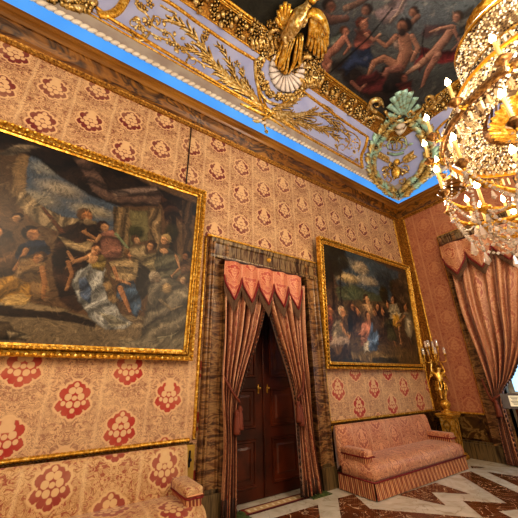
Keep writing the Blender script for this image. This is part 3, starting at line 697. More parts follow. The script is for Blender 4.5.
def paint1(P):
    P.c[:] = lin('3a2c1e')[:3]
    P.poly([(-150,60),(260,60),(260,420),(-150,420)], '5a4632', 4, lo=.5, hi=1.2)
    P.poly([(28,150),(60,150),(110,190),(124,214),(118,240),(60,222),(22,205)], '465060', 3, lo=.7, hi=1.2)          # sky
    P.ell((62,190), 18, 8, 'a59a8c', soft=8, a=.8); P.ell((48,170), 12, 7, '8f8d88', soft=8, a=.7); P.ell((95,212), 18, 6, 'b0a288', soft=7, a=.7); P.ell((40,200), 16, 8, '9c917e', soft=8, a=.7)
    P.poly([(14,180),(24,188),(40,205),(62,216),(96,222),(100,232),(60,232),(34,222),(12,200)], '94836a', 1.5, folds=.5, ang=0.2, lo=.5)   # curved colonnade
    P.poly([(-40,120),(2,120),(22,160),(16,215),(-5,200),(-40,190)], '4a3a2a', 2, lo=.5); P.poly([(14,158),(30,152),(24,190),(12,198)], '75624a', 1.5)
    P.poly([(-100,60),(40,118),(100,160),(150,185),(200,205),(195,215),(150,200),(120,206),(92,196),(60,178),(40,160),(10,150),(-60,140)], '241a14', 2.5, folds=.12, ang=1.0, lo=.4)
    P.poly([(5,150),(18,143),(40,148),(30,152),(12,156),(-10,154)], '6e6458', 1.5, folds=.3)
    P.poly([(68,150),(92,160),(108,190),(128,188),(158,184),(163,196),(158,206),(128,206),(106,202),(92,190),(84,176)], '57463f', 1.4, folds=.35, ang=1.35, lo=.35, hi=1.25)   # purple-grey swag
    P.poly([(112,190),(156,186),(158,190),(118,196)], '7c6c66', 1.2, folds=.5, ang=1.4)
    for x0, x1, y0, y1, c in ((113,130,206,256,'75634a'),(148,161,207,250,'7d6a50'),(182,192,200,275,'4c3a28'),(168,176,205,260,'33261a')):
        P.poly([(x0,y0),(x1,y0+2),(x1+1,y1),(x0+1,y1)], c, 1.0, folds=.55, ang=0, lo=.45, wob=.3)
    P.poly([(130,210),(148,210),(148,240),(130,245)], '6a6448', 2); P.ell((136,232), 9, 8, '3a3a22', soft=4); P.ell((172,232), 9, 10, '34301c', soft=4)
    P.poly([(160,195),(176,205),(185,225),(174,216),(165,222)], '3c281c', 1.5, folds=.4)
    # steps and pavement
    P.poly([(-150,296),(20,300),(95,318),(150,322),(200,318),(200,380),(-150,380)], '6f6250', 2, lo=.75)
    P.poly([(-150,300),(0,304),(60,310),(96,322),(96,326),(40,318),(-150,312)], '2c2018', 1); P.poly([(-150,296),(30,303),(70,310),(60,313),(0,307),(-150,303)], '8a7a62', 1)
    P.poly([(110,312),(145,316),(145,320),(112,320)], '8c7c64', 1); P.poly([(118,324),(146,323),(144,328),(118,328)], '8c7c64', 1)
    # left group
    P.poly([(-10,225),(12,232),(20,262),(8,290),(-30,300),(-60,270),(-40,240)], '5d4630', 2, folds=.2)
    P.head((-5,232), 6, look=1); P.head((17,218), 4, 'b08a64', look=-1)
    P.poly([(18,244),(30,240),(46,240),(52,252),(44,264),(26,266),(16,258)], '222c44', 1.2, folds=.3, lo=.4, hi=1.4)
    P.limb([(26,250),(20,262),(14,270)], [3.2,2.6,2], 'b98a60'); P.head((32,234), 6.2, 'bd8c62', '20140c', 1)
    P.poly([(20,258),(38,252),(46,264),(48,290),(44,302),(34,300),(28,280),(16,276)], '7d6546', 1.2, folds=.25)
    P.limb([(42,268),(45,284),(43,298)], [3.4,3,2], 'b08258'); P.head((39,258), 5, 'a87c54', '4a3420', -1)
    P.poly([(-80,272),(-10,278),(14,276),(30,284),(30,300),(10,306),(-4,302),(-80,300)], '9c7a3c', 1.3, folds=.2, ang=1.0, lo=.4, hi=1.35)
    P.poly([(2,300),(22,292),(30,298),(26,304),(6,308)], 'b59a68', 1)
    P.poly([(-20,322),(6,322),(14,330),(30,336),(26,341),(6,338),(-20,344)], '4e4234', 1, folds=.5); P.poly([(8,330),(20,333),(31,336),(26,339),(10,336)], '9a8c76', 1, folds=.6)
    # central elder with outstretched arm
    P.poly([(60,228),(78,222),(98,226),(104,246),(96,300),(78,312),(58,300),(52,262)], '3c281c', 1.5, folds=.2, lo=.35)
    P.limb([(62,232),(54,222),(43,208)], [3.4,2.6,1.8], '6a4630'); P.poly([(58,236),(76,244),(92,238),(98,246),(84,252),(66,248)], 'a08c6c', 1, folds=.35)
    P.head((86,216), 6.5, 'a87a54', '5a4632', 1); P.ell((88,222), 4.5, 4, '7c6a54', soft=1.5)
    P.limb([(84,232),(98,240),(106,236)], [3,2.4,1.8], 'b0845c')
    # kneeling woman in silver
    P.poly([(84,268),(94,258),(104,262),(108,280),(110,296),(120,312),(132,324),(124,330),(104,328),(90,318),(78,300),(72,284),(76,272)], '9a9a9a', 1.1, folds=.36, ang=.5, lo=.25, hi=1.55)
    P.poly([(78,278),(86,276),(92,290),(90,304),(80,296)], '5c6a86', 1.5, folds=.4, ang=.6); P.poly([(98,312),(116,316),(128,325),(112,327)], 'b8b2a2', 1, folds=.5)
    P.poly([(84,254),(100,248),(108,258),(104,272),(92,268)], '8c7a44', 1, folds=.35); P.ell((92,258), 5.5, 6, 'd6aa80', soft=1.4)
    P.limb([(86,258),(74,262),(68,252)], [3.6,2.8,2], 'cfa076'); P.limb([(68,262),(72,274),(66,290)], [3,2.6,2], 'a87c56'); P.head((97,250), 6, 'c0906a', '3a2010', -1)
    # woman in pink behind
    P.poly([(98,234),(112,230),(122,238),(122,254),(112,262),(102,252)], '8a6456', 1, folds=.35); P.head((104,227), 5.2, 'c59a74', '2c1a10', 1)
    P.limb([(100,236),(96,242),(88,240)], [2.8,2.2,1.6], 'cfa27a'); P.limb([(116,234),(126,246),(134,256)], [2.4,2,1.6], '8a9678')
    # seated woman with blue skirt
    P.poly([(110,262),(124,256),(136,262),(136,278),(124,286),(112,278)], 'a08c6c', 1, folds=.35); P.head((131,255), 5.5, 'b98a66', '5c4428', 1)
    P.poly([(118,284),(134,280),(140,292),(142,306),(136,318),(128,304),(116,296)], '44566e', 1, folds=.35, lo=.4, hi=1.5)
    P.limb([(120,288),(126,302),(130,312)], [4,3.2,2], 'c08e66'); P.limb([(114,268),(118,280),(130,284)], [3,2.4,1.8], 'c89870')
    P.poly([(106,270),(116,296),(118,306),(108,300),(102,284)], '8c7656', 1, folds=.4)
    # women and attendants to the right
    P.head((136,240), 4.2, 'b08a68', '4c3828', 1); P.poly([(130,246),(144,244),(148,260),(142,280),(134,276)], '96866a', 1.2, folds=.3)
    P.head((151,246), 5, 'b8906c', '3c2c20', -1); P.poly([(144,254),(158,252),(160,272),(150,286),(142,272)], '8e8266', 1.2, folds=.4)
    P.poly([(156,252),(168,248),(180,256),(182,272),(172,284),(158,282),(154,266)], '5d5a4c', 1.2, folds=.3); P.ell((164,251), 5, 3.6, 'd0a67e', soft=1.4)
    P.head((165,240), 5.6, 'd0a47c', '4c341c', -1, veil='a08a62'); P.limb([(176,256),(180,268),(172,276)], [2.8,2.3,1.8], 'c49a74')
    P.head((186,256), 4.5, '8a6244', '20140c', -1); P.poly([(180,262),(194,262),(194,290),(182,288)], '5a4436', 1.2, folds=.3)
    P.poly([(138,262),(150,272),(152,290),(142,300),(136,288)], '2c261e', 1.4); 
    # shadowy kneeling foreground figure, greyed by glare
    P.poly([(150,284),(168,278),(186,284),(196,300),(196,346),(150,350),(128,344),(142,334),(146,310)], '6d665a', 2.2, folds=.3, ang=.9, lo=.6, hi=1.3, wob=2)
    P.head((156,278), 6, '8c8070', '5a5040', 1, veil='9c9080'); P.ell((167,288), 5.5, 6, 'a08a68', soft=2); P.head((184,280), 5, 'a08468', '4c4030', -1)
    P.limb([(160,300),(172,310),(182,306)], [2.6,2.2,1.6], '98886e'); P.limb([(158,338),(172,336),(178,332)], [2,1.6,1], 'a8a08c')
    P.poly([(120,340),(196,334),(196,356),(120,352)], '8c8474', 4, a=.5)

def paint2(P):
    P.c[:] = lin('2e241a')[:3]
    P.poly([(315,235),(420,235),(430,375),(315,375)], '443528', 3, lo=.5)
    P.poly([(325,242),(352,252),(404,274),(404,300),(372,308),(340,292),(330,262)], '34404a', 3, lo=.7, hi=1.3)
    P.ell((360,268), 10, 5, '9c8e7a', soft=5, a=.85); P.ell((348,278), 12, 3.5, 'a89572', soft=5, a=.9); P.ell((368,281), 12, 3.5, '8f8474', soft=5, a=.8); P.ell((350,262), 6, 3, '6c6c68', soft=4, a=.8)
    P.ell((386,280), 12, 8, '22282c', soft=6, a=.7)
    P.poly([(335,288),(352,284),(380,296),(386,306),(340,304)], '3e4434', 2); P.poly([(340,300),(404,302),(404,320),(340,318)], '4a3c28', 3)
    for x, y, rx, ry in ((330,256,9,11),(337,248,9,7),(344,262,5,6),(326,272,6,10),(336,268,7,6)): P.ell((x,y), rx, ry, '1e1c10', soft=4, lo=.6, hi=1.8, a=.92)
    P.limb([(330,262),(333,285),(334,308)], [1.2,1.6,2], '2c2014'); P.limb([(341,266),(340,285),(342,304)], [.8,1,1.2], '2c2014')
    P.ell((384,294), 6, 7, '28240f', soft=3); P.ell((393,288), 5, 7, '2a2614', soft=3)
    P.poly([(398,272),(406,276),(418,345),(408,345),(400,306)], '4c4032', 1, folds=.3, ang=0, wob=.4); P.poly([(392,280),(398,278),(401,306),(394,308)], '3a3024', 1)
    P.poly([(326,345),(360,338),(420,352),(422,372),(326,372)], '54442e', 3, lo=.5, hi=1.2); P.poly([(352,352),(372,350),(400,356),(380,362),(350,360)], '7c6844', 3, a=.7)
    # left seated women
    P.poly([(331,334),(340,328),(349,336),(351,350),(346,360),(332,362),(328,350)], '8a7a6c', 1, folds=.4, lo=.35, hi=1.4); P.poly([(330,345),(350,345),(352,358),(332,364)], '5a4428', 1.2, folds=.3)
    P.poly([(333,322),(341,320),(343,334),(334,338)], 'b8a88e', 1, folds=.3); P.head((342.5,312), 3.4, 'c09068', '3a2412', 1, veil='c8b090'); P.limb([(341,324),(346,334),(350,337)], [1.6,1.4,1], 'c89a70')
    P.head((330,311), 3, 'b07c54', '5c2c18', 1); P.poly([(326,316),(332,316),(332,340),(327,346)], '7c4632', 1, folds=.3)
    # centre group
    P.head((367,300), 3.4, 'c89c72', '3c2814', 1); P.poly([(362,304),(372,304),(374,318),(363,318)], 'a88c6c', 1, folds=.4)
    for x, y, c in ((352,308,'2a2620'),(357,312,'4a382c'),(378,308,'3c342c'),(383,313,'54402c'),(388,306,'3a3428')):
        P.poly([(x-4,y+2),(x+4,y+2),(x+5,y+24),(x-4,y+24)], c, 1, folds=.3); P.head((x,y-1), 2.6, 'a87c58', '2a1a10', 1 if x < 368 else -1)
    P.poly([(363,320),(369,316),(372,330),(369,346),(361,346),(360,332)], 'b07c68', 1, folds=.4); P.head((368,316), 2.8, 'c09068', '3a2412', 1)
    P.poly([(371,322),(378,324),(379,340),(377,351),(365,350),(368,336)], '5d7290', .9, folds=.42, lo=.4, hi=1.5); P.poly([(372,316),(379,316),(380,330),(373,332)], '4a3c34', 1)
    P.head((375,313), 2.8, '9c7450', '241810', -1); P.poly([(364,346),(368,340),(369,350),(364,351)], 'd0c8b8', 1)
    # right group
    P.head((393,300), 3, 'b88a64', '2e2014', -1); P.poly([(389,305),(397,303),(401,315),(397,320),(390,318)], 'b5aa92', 1, folds=.4); P.poly([(392,315),(399,314),(400,328),(394,330)], '9a7a30', 1, folds=.4)
    P.limb([(394,328),(393,338),(396,346)], [1.8,1.5,1], '9a7454'); P.limb([(399,328),(400,338),(402,346)], [1.8,1.5,1], '9a7454')
    P.poly([(385,322),(392,320),(398,342),(388,340)], '3c3a26', 1.2, folds=.4)
    P.poly([(404,312),(410,312),(413,328),(411,342),(405,330)], '8a8270', 1, folds=.4); P.head((406,308), 3, '9a7250', '2a1c12', -1)
    P.limb([(409,338),(411,348),(413,356)], [1.6,1.3,1], '5a4230'); P.limb([(405,316),(399,322),(396,324)], [1.4,1.2,.9], 'b08660')
    P.ell((384,359), 5, 1.8, '8a7c54', soft=2, a=.8); P.ell((352,361), 10, 1.6, '2a2416', soft=2); P.poly([(372,358),(395,357),(400,362),(372,363)], '3a3420', 1.2)

t1 = picture('framed_painting', 'huge gilt-framed oil painting of a crowded drapery scene, hanging left of the door', -2.45, 1.66, D-.09, 1.88, D-.2, 4.62, .14, 600, paint1, '')
tt, n, o0, ex, ev, w, L = t1
bm = BM(); c = o0+ex*1.72+ev*.05+n*.07; 
q = [c+ex*a+ev*b+n*h for a, b, h in ((-.17,-.035,0),(.17,-.035,0),(.17,.035,0),(-.17,.035,0),(-.15,-.02,.02),(.15,-.02,.02),(.15,.02,.02),(-.15,.02,.02))]
v = [bm.verts.new(p) for p in q]
for f in ((4,5,6,7),(0,1,5,4),(1,2,6,5),(2,3,7,6),(3,0,4,7)): face(bm, [v[i] for i in f])
pl = obj('name_plaque', bm, MGD, tt, smooth=False)
picture('framed_painting', 'gilt-framed oil landscape with gathered figures, hanging right of the door near the corner', 4.27, 7.66, D-.08, 1.80, D-.23, 4.47, .13, 460, paint2, '')
bm = BM(); P = [Vector((1.36, D-.02, 6.08)), Vector((1.36, D-.03, 4.5))]; tube(bm, P, .011, 5)
tag(obj('picture_cord', bm, MBLACK), 'thin dark hanging cord running down the damask above the larger painting', 'cord')

# ceiling fresco
def paintf(P):
    P.c[:] = lin('3a3c40')[:3]
    P.poly([(150,-80),(600,-80),(600,160),(150,160)], '50504e', 6, lo=.55, hi=1.15)
    P.poly([(200,-20),(300,-20),(318,10),(316,60),(270,30),(215,2)], '34332c', 5, lo=.6)
    for x, y, rx, ry, c in ((350,30,30,22,'3e4044'),(430,20,30,14,'585c60'),(440,66,18,14,'5c605c'),(400,80,24,10,'3a3a3c'),(470,10,20,20,'62686a')): P.ell((x,y), rx, ry, c, soft=14, a=.8)
    P.poly([(330,62),(352,92),(385,108),(400,100),(372,76),(345,58)], '2a2220', 3)
    # darker back figures
    P.head((330,6), 6, '6a4c40', '241c18', 1); P.limb([(318,12),(330,20),(346,18)], [6,7,5], '72544a'); P.limb([(346,8),(360,2),(372,-6)], [5,4,3], '6e5448')
    P.head((366,10), 5, '7a5a4c', '2a1c18', -1); P.poly([(372,12),(392,4),(400,-10),(408,-4),(402,14),(386,26)], '6c5c5a', 1.5, folds=.3); P.limb([(404,0),(398,12),(390,22)], [2,2.2,2], '9a8478')
    P.head((413,12), 4.5, '7c5c4c', '30221c', -1); P.limb([(418,16),(412,22),(408,28)], [4,3.5,2.5], '806050')
    # winged child at left
    P.poly([(328,44),(338,30),(344,26),(342,42),(334,50)], '5a5e56', 1.2, folds=.4); P.head((345,31), 4, 'b07c68', '4a2e20', 1)
    P.limb([(344,38),(336,48),(326,56)], [5,6,5], 'b4806c'); P.limb([(328,56),(324,64),(328,76)], [4.4,3.6,2], 'b27e6a'); P.limb([(322,56),(330,62),(326,74)], [4,3.4,2], 'a87462'); P.limb([(346,38),(350,46),(344,54)], [2.6,2.2,1.6], 'b07c68')
    # woman with blue drapery
    P.poly([(352,48),(366,44),(374,54),(370,68),(356,66),(346,76),(340,68)], '2c3448', 1.2, folds=.32, lo=.45, hi=1.45)
    P.poly([(356,30),(368,28),(372,42),(364,50),(354,46)], '7a4a40', 1.2, folds=.3); P.head((363,24), 5.5, '9c6e5a', '4c2418', 1); P.limb([(366,34),(374,40),(380,34)], [3,2.6,2], 'a87a66')
    # seated bearded man
    P.poly([(382,66),(396,60),(404,76),(400,92),(384,94),(376,84)], '2c2422', 2, folds=.25)
    P.limb([(404,38),(406,52),(400,66)], [9,9.5,8], 'a87c66'); P.limb([(412,36),(418,48),(412,60)], [4,3.6,2.8], 'ac806a'); P.limb([(396,36),(386,46),(378,40)], [4,3.2,2.4], 'a47862')
    P.limb([(398,66),(384,58),(374,62),(368,76)], [6.4,5.4,4.4,2.6], 'ae8068'); P.limb([(400,68),(388,70),(380,84),(372,92)], [6,5,4,2.2], '94685a')
    P.ell((398,44), 3, 3.5, 'c0927c', soft=3, a=.5); P.head((403,26), 6.5, '8c6450', '1e1614', -1); P.ell((402,32), 4, 4.4, '2c201c', soft=1.5)
    P.poly([(376,70),(386,80),(380,92),(366,92),(352,86),(360,76)], '5c2c2c', 1.4, folds=.3); P.limb([(352,82),(360,90),(366,84)], [3,2.6,1.8], '9c6c5c')
    P.limb([(392,8),(368,38),(330,72)], [.9,1,1.2], '1c1616')
    # pale flying nude with red drapery
    P.poly([(420,46),(440,50),(462,50),(458,58),(440,64),(430,60),(420,72),(414,64)], '6c2c2c', 1.2, folds=.3, lo=.45, hi=1.5)
    P.poly([(428,26),(444,22),(452,28),(438,34),(426,38),(420,34)], '4c3a3a', 1.4)
    P.limb([(452,28),(446,38),(436,50)], [5.6,6.4,6.6], 'b48a76'); P.limb([(436,50),(420,64),(406,74)], [6,4.6,2.2], 'b68c76'); P.limb([(438,54),(428,70),(422,86)], [5.4,4.2,2.2], 'a87c6a')
    P.limb([(452,26),(440,28),(430,32)], [3,2.5,1.8], 'b88e7a'); P.limb([(454,30),(460,42),(452,50)], [2.8,2.4,1.6], 'a87e6c'); P.head((457,17), 5, 'b08672', '4a3c30', -1)
    P.poly([(462,14),(470,6),(474,20),(464,34),(456,36)], '5a5650', 1.4, folds=.35)
    P.limb([(424,30),(422,44),(424,56)], [.8,.8,.8], '241c1c')
    P.head((404,78), 4, '8c5c4c', '2a1c18', 1); P.poly([(396,82),(410,80),(414,92),(398,96)], '6a3430', 1.4, folds=.3)
fx0, fx1, fy0, fy1 = -.4, X-I1-.02, -1.6, D-I1-.02
FW, FH = 560, int(560*(fy1-fy0)/(fx1-fx0))
def tff(px, py):
    p = at(px, py, 2, ZC1-.01); return (p.x-fx0)/(fx1-fx0)*(FW-1), (fy1-p.y)/(fy1-fy0)*(FH-1)
PF = Paint(FW, FH, tff, 1.0)
# trace in the photo's frame: every canvas cell knows which photo point it was traced from
uu, vv = np.meshgrid(np.linspace(fx0, fx1, FW), np.linspace(fy1, fy0, FH))
dv3 = np.stack([uu, vv, np.full_like(uu, ZC1-CAM.z)], -1); zz = np.maximum(dv3@np.array(CF), .3)
PF.x = 259+F*(dv3@np.array(CR))/zz; PF.y = 259-F*(dv3@np.array(CU))/zz
PF.tf = lambda px, py: (px, py)
paintf(PF); PF.q = 2.0; PF.dabs(2600, 60, FW-2, 1, FH-2); PF.glaze(.3, 1.0, (.92, .93, .92))
fr = canvas_obj('ceiling_fresco', PF, ((fx0, fy1, ZC1-.012), (fx1-fx0, 0, 0), (0, -(fy1-fy0), 0)), None, MFRES)
tag(fr, 'dark ceiling fresco of reclining and flying nude figures among clouds', 'fresco')

# ================================================================== COVE ORNAMENT
def sprof(t): return math.sin(PI*min(1, .1+t*.9))**.8
def taper(t): return max(.06, 1-t)**.7
def plume(bm, px, w, n=7, spread=6, side=1, h=.05):
    """acanthus plume: a stem with curved fingers leaving it"""
    pstroke(bm, px, w*.6, h*1.3, taper)
    P = smooth_path([(a, b, 0) for a, b in px], 6); m = len(P)-1
    n = int(n*1.5)
    for k in range(n):
        for sd in (1, -1):
            t = .05+.88*k/n; i = int(t*m); p = P[i]; d = (P[min(i+2, m)]-P[max(i-2, 0)]).normalized(); s = Vector((-d.y, d.x, 0))*sd
            L = spread*(1-t*.55)*random.uniform(.85, 1.15)
            q = [(p.x, p.y), (p.x+d.x*L*.8+s.x*L*.26, p.y+d.y*L*.8+s.y*L*.26), (p.x+d.x*L*1.5+s.x*L*.5, p.y+d.y*L*1.5+s.y*L*.5), (p.x+d.x*L*1.7+s.x*L*.8, p.y+d.y*L*1.7+s.y*L*.8)]
            pstroke(bm, q, w*.3*(1-t*.3), h*1.1, lambda z: max(.08, math.sin(PI*min(1, .3+.7*z)))**.8, n=3)
def scroll(bm, cx, cy, r, turns, a0, w, h, sgn=1, n=14):
    pstroke(bm, [(cx+r*(1-.8*k/n)*math.cos(a0+sgn*2*PI*turns*k/n), cy+r*(1-.8*k/n)*math.sin(a0+sgn*2*PI*turns*k/n)) for k in range(n+1)], w, h, taper, n=2)
def pflower(bm, x, y, r, petals=5, h=.04):
    p, n = hit(x, y); flower(bm, p, n, r, petals, h)
def pleaf(bm, x, y, ang, L, w, h=.03, curl=0):
    p, n = hit(x, y); q, _ = hit(x+math.cos(ang)*2, y+math.sin(ang)*2); d = (q-p).normalized(); leaf(bm, p, n, d, L, w, h, curl)

# raised panel borders
def panel(label, x, y):
    return thing('panel_relief', label, 'ornament', tuple(hit(x, y)[0]))
PL = panel('long lilac ceiling panel relief of gilt moulding, acanthus plumes and vine left of the shell', 200, 60)
PR = panel('short lilac ceiling panel relief of gilt moulding and acanthus between shell and corner cartouche', 330, 125)
def border(bm, px, w=.035, h=.05): pstroke(bm, px, w, h, lambda t: 1, n=6)
bm = BM(); border(bm, [(130,31),(180,61.5),(230,91),(264,111)]); border(bm, [(118,-22),(165,0),(200,24.5),(230,45),(255,60)]); border(bm, [(255,60),(257,78),(259,96),(264,111)]); border(bm, [(96,8),(112,20),(130,31)]); border(bm, [(128,-6),(120,8),(110,15),(98,15)], .07, .06)
obj('panel_moulding', bm, MG, PL)
bm = BM(); border(bm, [(282,121),(300,133),(330,150),(362,168)]); border(bm, [(301,90),(325,108),(349,125),(367.5,137)]); border(bm, [(367.5,137),(365,147),(361,157),(362,168)], .05, .06); border(bm, [(301,90),(290,99),(280,108),(282,121)])
obj('panel_moulding', bm, MG, PR)
bm = BM(); border(bm, [(474,103),(460,113),(446,121),(437,130)]); border(bm, [(437,130),(441,143),(440,156),(443,165)]); border(bm, [(443,165),(460,158),(480,148)])
tag(obj('panel_moulding', bm, MG), 'gilt moulding bordering the ceiling panel behind the chandelier', 'moulding')

bm = BM()
plume(bm, [(262,108),(244,92),(226,78),(206,52),(190,32),(176,22),(161,19)], .11, 9, 12)
plume(bm, [(240,92),(222,74),(206,58),(192,50),(182,46)], .08, 6, 9)
plume(bm, [(250,98),(238,84),(230,66),(222,50),(213,44)], .07, 6, 8)
plume(bm, [(258,106),(250,92),(243,78),(241,66)], .07, 5, 7)
obj('acanthus_spray', bm, MGR, PL)
bm = BM()
plume(bm, [(270,112),(286,116),(300,116),(314,113),(330,120),(348,132)], .10, 8, 11)
plume(bm, [(272,116),(292,122),(312,126),(330,134),(340,141)], .09, 7, 9)
plume(bm, [(272,110),(286,106),(298,98),(304,95)], .08, 5, 7)
plume(bm, [(300,124),(322,128),(340,130),(352,140)], .06, 5, 7)
obj('acanthus_spray', bm, MGR, PR)
bm = BM()
for px in ([(190,56),(176,44),(160,38),(148,32),(140,24),(134,18)], [(150,32),(144,40),(136,40),(132,34)], [(176,44),(170,34),(160,30),(152,24),(154,16)], [(220,70),(206,66),(196,60),(188,56)], [(152,24),(146,14),(138,8),(136,0)], [(160,5),(168,10),(176,14),(172,18),(166,16)]): pstroke(bm, px, .022, .03, lambda t: 1)
scroll(bm, 134, 22, 6, 1.2, 0, .02, .03); scroll(bm, 156, 20, 5, 1.2, 1.5, .02, .03, -1); scroll(bm, 192, 62, 6, 1.1, 3, .02, .03)
for x, y in ((144,9),(148,24),(142,29),(165,33),(169,42),(176,46),(184,50),(206,34),(204,38),(237,64),(242,72),(139,5),(150,4)): pflower(bm, x, y, .085, 5)
for k in range(26):
    x = random.uniform(132, 205); y = 18+(x-132)*.55+random.uniform(-13, 10); pleaf(bm, x, y, random.random()*6.3, .1, .03)
obj('flowering_vine', bm, MGR, PL)
bm = BM()
for px in ([(330,112),(338,120),(346,130),(350,140),(346,148)], [(346,130),(354,134),(360,142),(358,152)], [(322,104),(332,110),(334,118)]): pstroke(bm, px, .02, .028, lambda t: 1)
for x, y, r in ((342,148,5),(356,146,4),(326,110,4),(352,158,4)): scroll(bm, x, y, r, 1.2, x, .02, .03)
for x, y in ((354,152),(346,140),(357,160),(336,146)): pflower(bm, x, y, .07, 5)
for k in range(18): 
    x = random.uniform(332, 362); y = 136+(x-340)*.6+random.uniform(-9, 9); pleaf(bm, x, y, random.random()*6.3, .09, .028)
obj('flowering_vine', bm, MGR, PR)
# crossed ribbon and rods under the shell
bm = BM()
for px, w in (([(240,104),(256,112),(272,120),(288,131)], .035), ([(246,108),(262,108),(276,118),(290,128)], .03), ([(263,100),(266,110),(264,122),(266,131)], .03), ([(284,112),(270,116),(258,122),(252,120)], .035), ([(262,104),(270,112),(284,124)], .05)): pstroke(bm, px, w, .06)
pflower(bm, 267, 113, .1, 6, .08); pflower(bm, 266, 132, .05, 5, .06)
tag(obj('ribbon_knot', bm, MGB), 'gilded crossed rods tied with a ribbon under the shell cartouche', 'ornament')
# shell cartouche
t = thing('shell_cartouche', 'white fluted plaster shell in a gilded wreath on the long ceiling cove', 'ornament', tuple(hit(285, 78)[0]))
bm = BM(); cx, cy = 285.0, 70.0
for k in range(15):
    a = math.radians(150-k*(220/14.0)) if False else math.radians(-35+k*250/14.0)
    ex_, ey_ = math.cos(a)*17+1, math.sin(a)*23
    if ey_ < -14: continue
    pstroke(bm, [(cx+ex_*.12, cy+ey_*.12), (cx+ex_*.55, cy+ey_*.55), (cx+ex_, cy+ey_)], .085, .11, lambda t: .2+.8*t**.9, lift=.01)
obj('fluted_shell', bm, MSHELL, t)
bm = BM()
ring = [(267,50),(260,60),(258,72),(262,84),(271,94),(283,98),(294,95),(302,86),(305,74),(303,62)]
P = smooth_path([(a, b, 0) for a, b in ring], 5)
for q in P:
    for k in range(2):
        x, y = q.x+random.uniform(-2, 2), q.y+random.uniform(-2, 2)
        if random.random() < .5: pflower(bm, x, y, random.uniform(.07, .1), 6, .08)
        else: pleaf(bm, x, y, random.random()*6.3, .14, .045, .06)
pstroke(bm, [(255,60),(256,80),(263,98),(276,105),(292,104),(301,92)], .04, .06, lambda t: 1)
obj('wreath', bm, MGR, t)
# gilded drapery and bird over the shell
t = thing('gilded_bird', 'gilded spread-winged bird perched on drapery above the white ceiling shell', 'ornament', tuple(hit(295, 40)[0]))
bm = BM()
for k in range(12):
    s = (k-5.5)/5.5; pstroke(bm, [(295+s*7, 33-abs(s)*2), (291+s*10+math.sin(k)*1.5, 46), (286+s*11+math.sin(k*2)*2, 60), (283+s*8, 76-abs(s)*9)], .055, .07+.12*(k % 2), lambda t: .6+.5*math.sin(PI*t), lift=.05+.05*(k % 2))
obj('drapery', bm, MGB, t)
bm = BM()
pstroke(bm, [(283,34),(290,24),(296,14),(303,6),(309,-2)], .15, .32, lambda t: .45+.6*math.sin(PI*min(1, t*1.15)), lift=.12)
for k in range(16):
    x, y = 285+k*1.3+random.uniform(-3, 3), 32-k*1.6+random.uniform(-3, 3); pleaf_p, nn = hit(x, y, .3); q, _ = hit(x+1.5, y-2, .3); leaf(bm, pleaf_p, nn, (pleaf_p-q).normalized(), .12, .045, .05)
obj('body', bm, MGR, t)
bm = BM()
R_tips = [(307,42),(310,47),(314,51),(318,54),(322,54),(325,49),(327,42),(327,35),(326,28)]
for i, (tx, ty) in enumerate(R_tips):
    rx, ry = 310+i*.9, 12+i*.4
    pstroke(bm, [(rx, ry), ((rx+tx)/2+2.5, (ry+ty)/2-2), (tx, ty)], .055, .09, lambda t: .55+.5*math.sin(PI*min(1, .1+.8*t)), lift=.10)
for i in range(7):
    tx, ty = 309+i*2.5, 32-abs(i-3)*1.2
    pstroke(bm, [(310+i, 9), ((310+i+tx)/2+1, 20), (tx, ty)], .05, .09, lambda t: .6+.5*math.sin(PI*min(1, .1+.8*t)), lift=.18)
pstroke(bm, [(303,14),(309,6),(317,8),(323,16),(327,27)], .07, .14, lambda t: .6+.5*math.sin(PI*t), lift=.2)
obj('wing', bm, MGB, t)
bm = BM()
for i, (tx, ty) in enumerate([(276,13),(278,6),(281,1),(285,-2),(289,0),(291,5)]):
    pstroke(bm, [(286+i*.6, 26), ((286+tx)/2-1, (26+ty)/2), (tx, ty)], .055, .09, lambda t: .55+.5*math.sin(PI*min(1, .1+.8*t)), lift=.12)
obj('wing', bm, MGB, t)
bm = BM(); p, nn = hit(312, -5, .12); lathe(bm, [(0, -.1), (.07, -.07), (.1, 0), (.07, .07), (.0, .1)], p, 10); lathe(bm, [(.05, 0), (.03, .1), (.0, .17)], p, 8, (.6, -.6, -.4)); obj('head', bm, MGB, t)
# scroll clusters either side of the bird
for lab, S, fl_, box_ in (('heavy gilded scroll and leaves left of the perched ceiling bird', ((277, 34, 8, 1.3, 2.6, .07, 1), (262, 40, 6, 1.0, 1, .06, -1)), 16, (254, 22, 282, 46)), ('heavy gilded scroll and leaves right of the perched ceiling bird', ((307, 62, 8, 1.2, -1, .07, -1), (314, 72, 5, 1.1, 1, .05, 1)), 16, (302, 44, 322, 84))):
    bm = BM()
    for cx_, cy_, r, tn, a0, w, sg in S: scroll(bm, cx_, cy_, r, tn, a0, w, .13, sg)
    for k in range(fl_):
        x = random.uniform(box_[0], box_[2]); y = random.uniform(box_[1], box_[3]); pflower(bm, x, y, random.uniform(.08, .12), 6, .1)
    for k in range(7): x = box_[0]+(box_[2]-box_[0])*k/7; pstroke(bm, [(x, box_[3]+4), (x-3, box_[3]-4), (x-1, box_[3]-12)], .06, .12)
    tag(obj('scroll_cluster', bm, MGR), lab, 'ornament')
bm = BM()
for k in range(26):
    x = random.uniform(46, 88); y = 9-(88-x)*.35+random.uniform(-7, 4); (pflower if k % 2 else lambda b, x, y, r, *a: pleaf(b, x, y, random.random()*6, .16, .05, .07))(bm, x, y, .1, 6, .09)
scroll(bm, 91, 2, 5, 1.1, 0, .04, .06); pstroke(bm, [(60,4),(76,10),(88,8),(96,0)], .05, .07)
tag(obj('scroll_cluster', bm, MGR), 'gilded flower cluster on the cove in the far upper left', 'ornament')

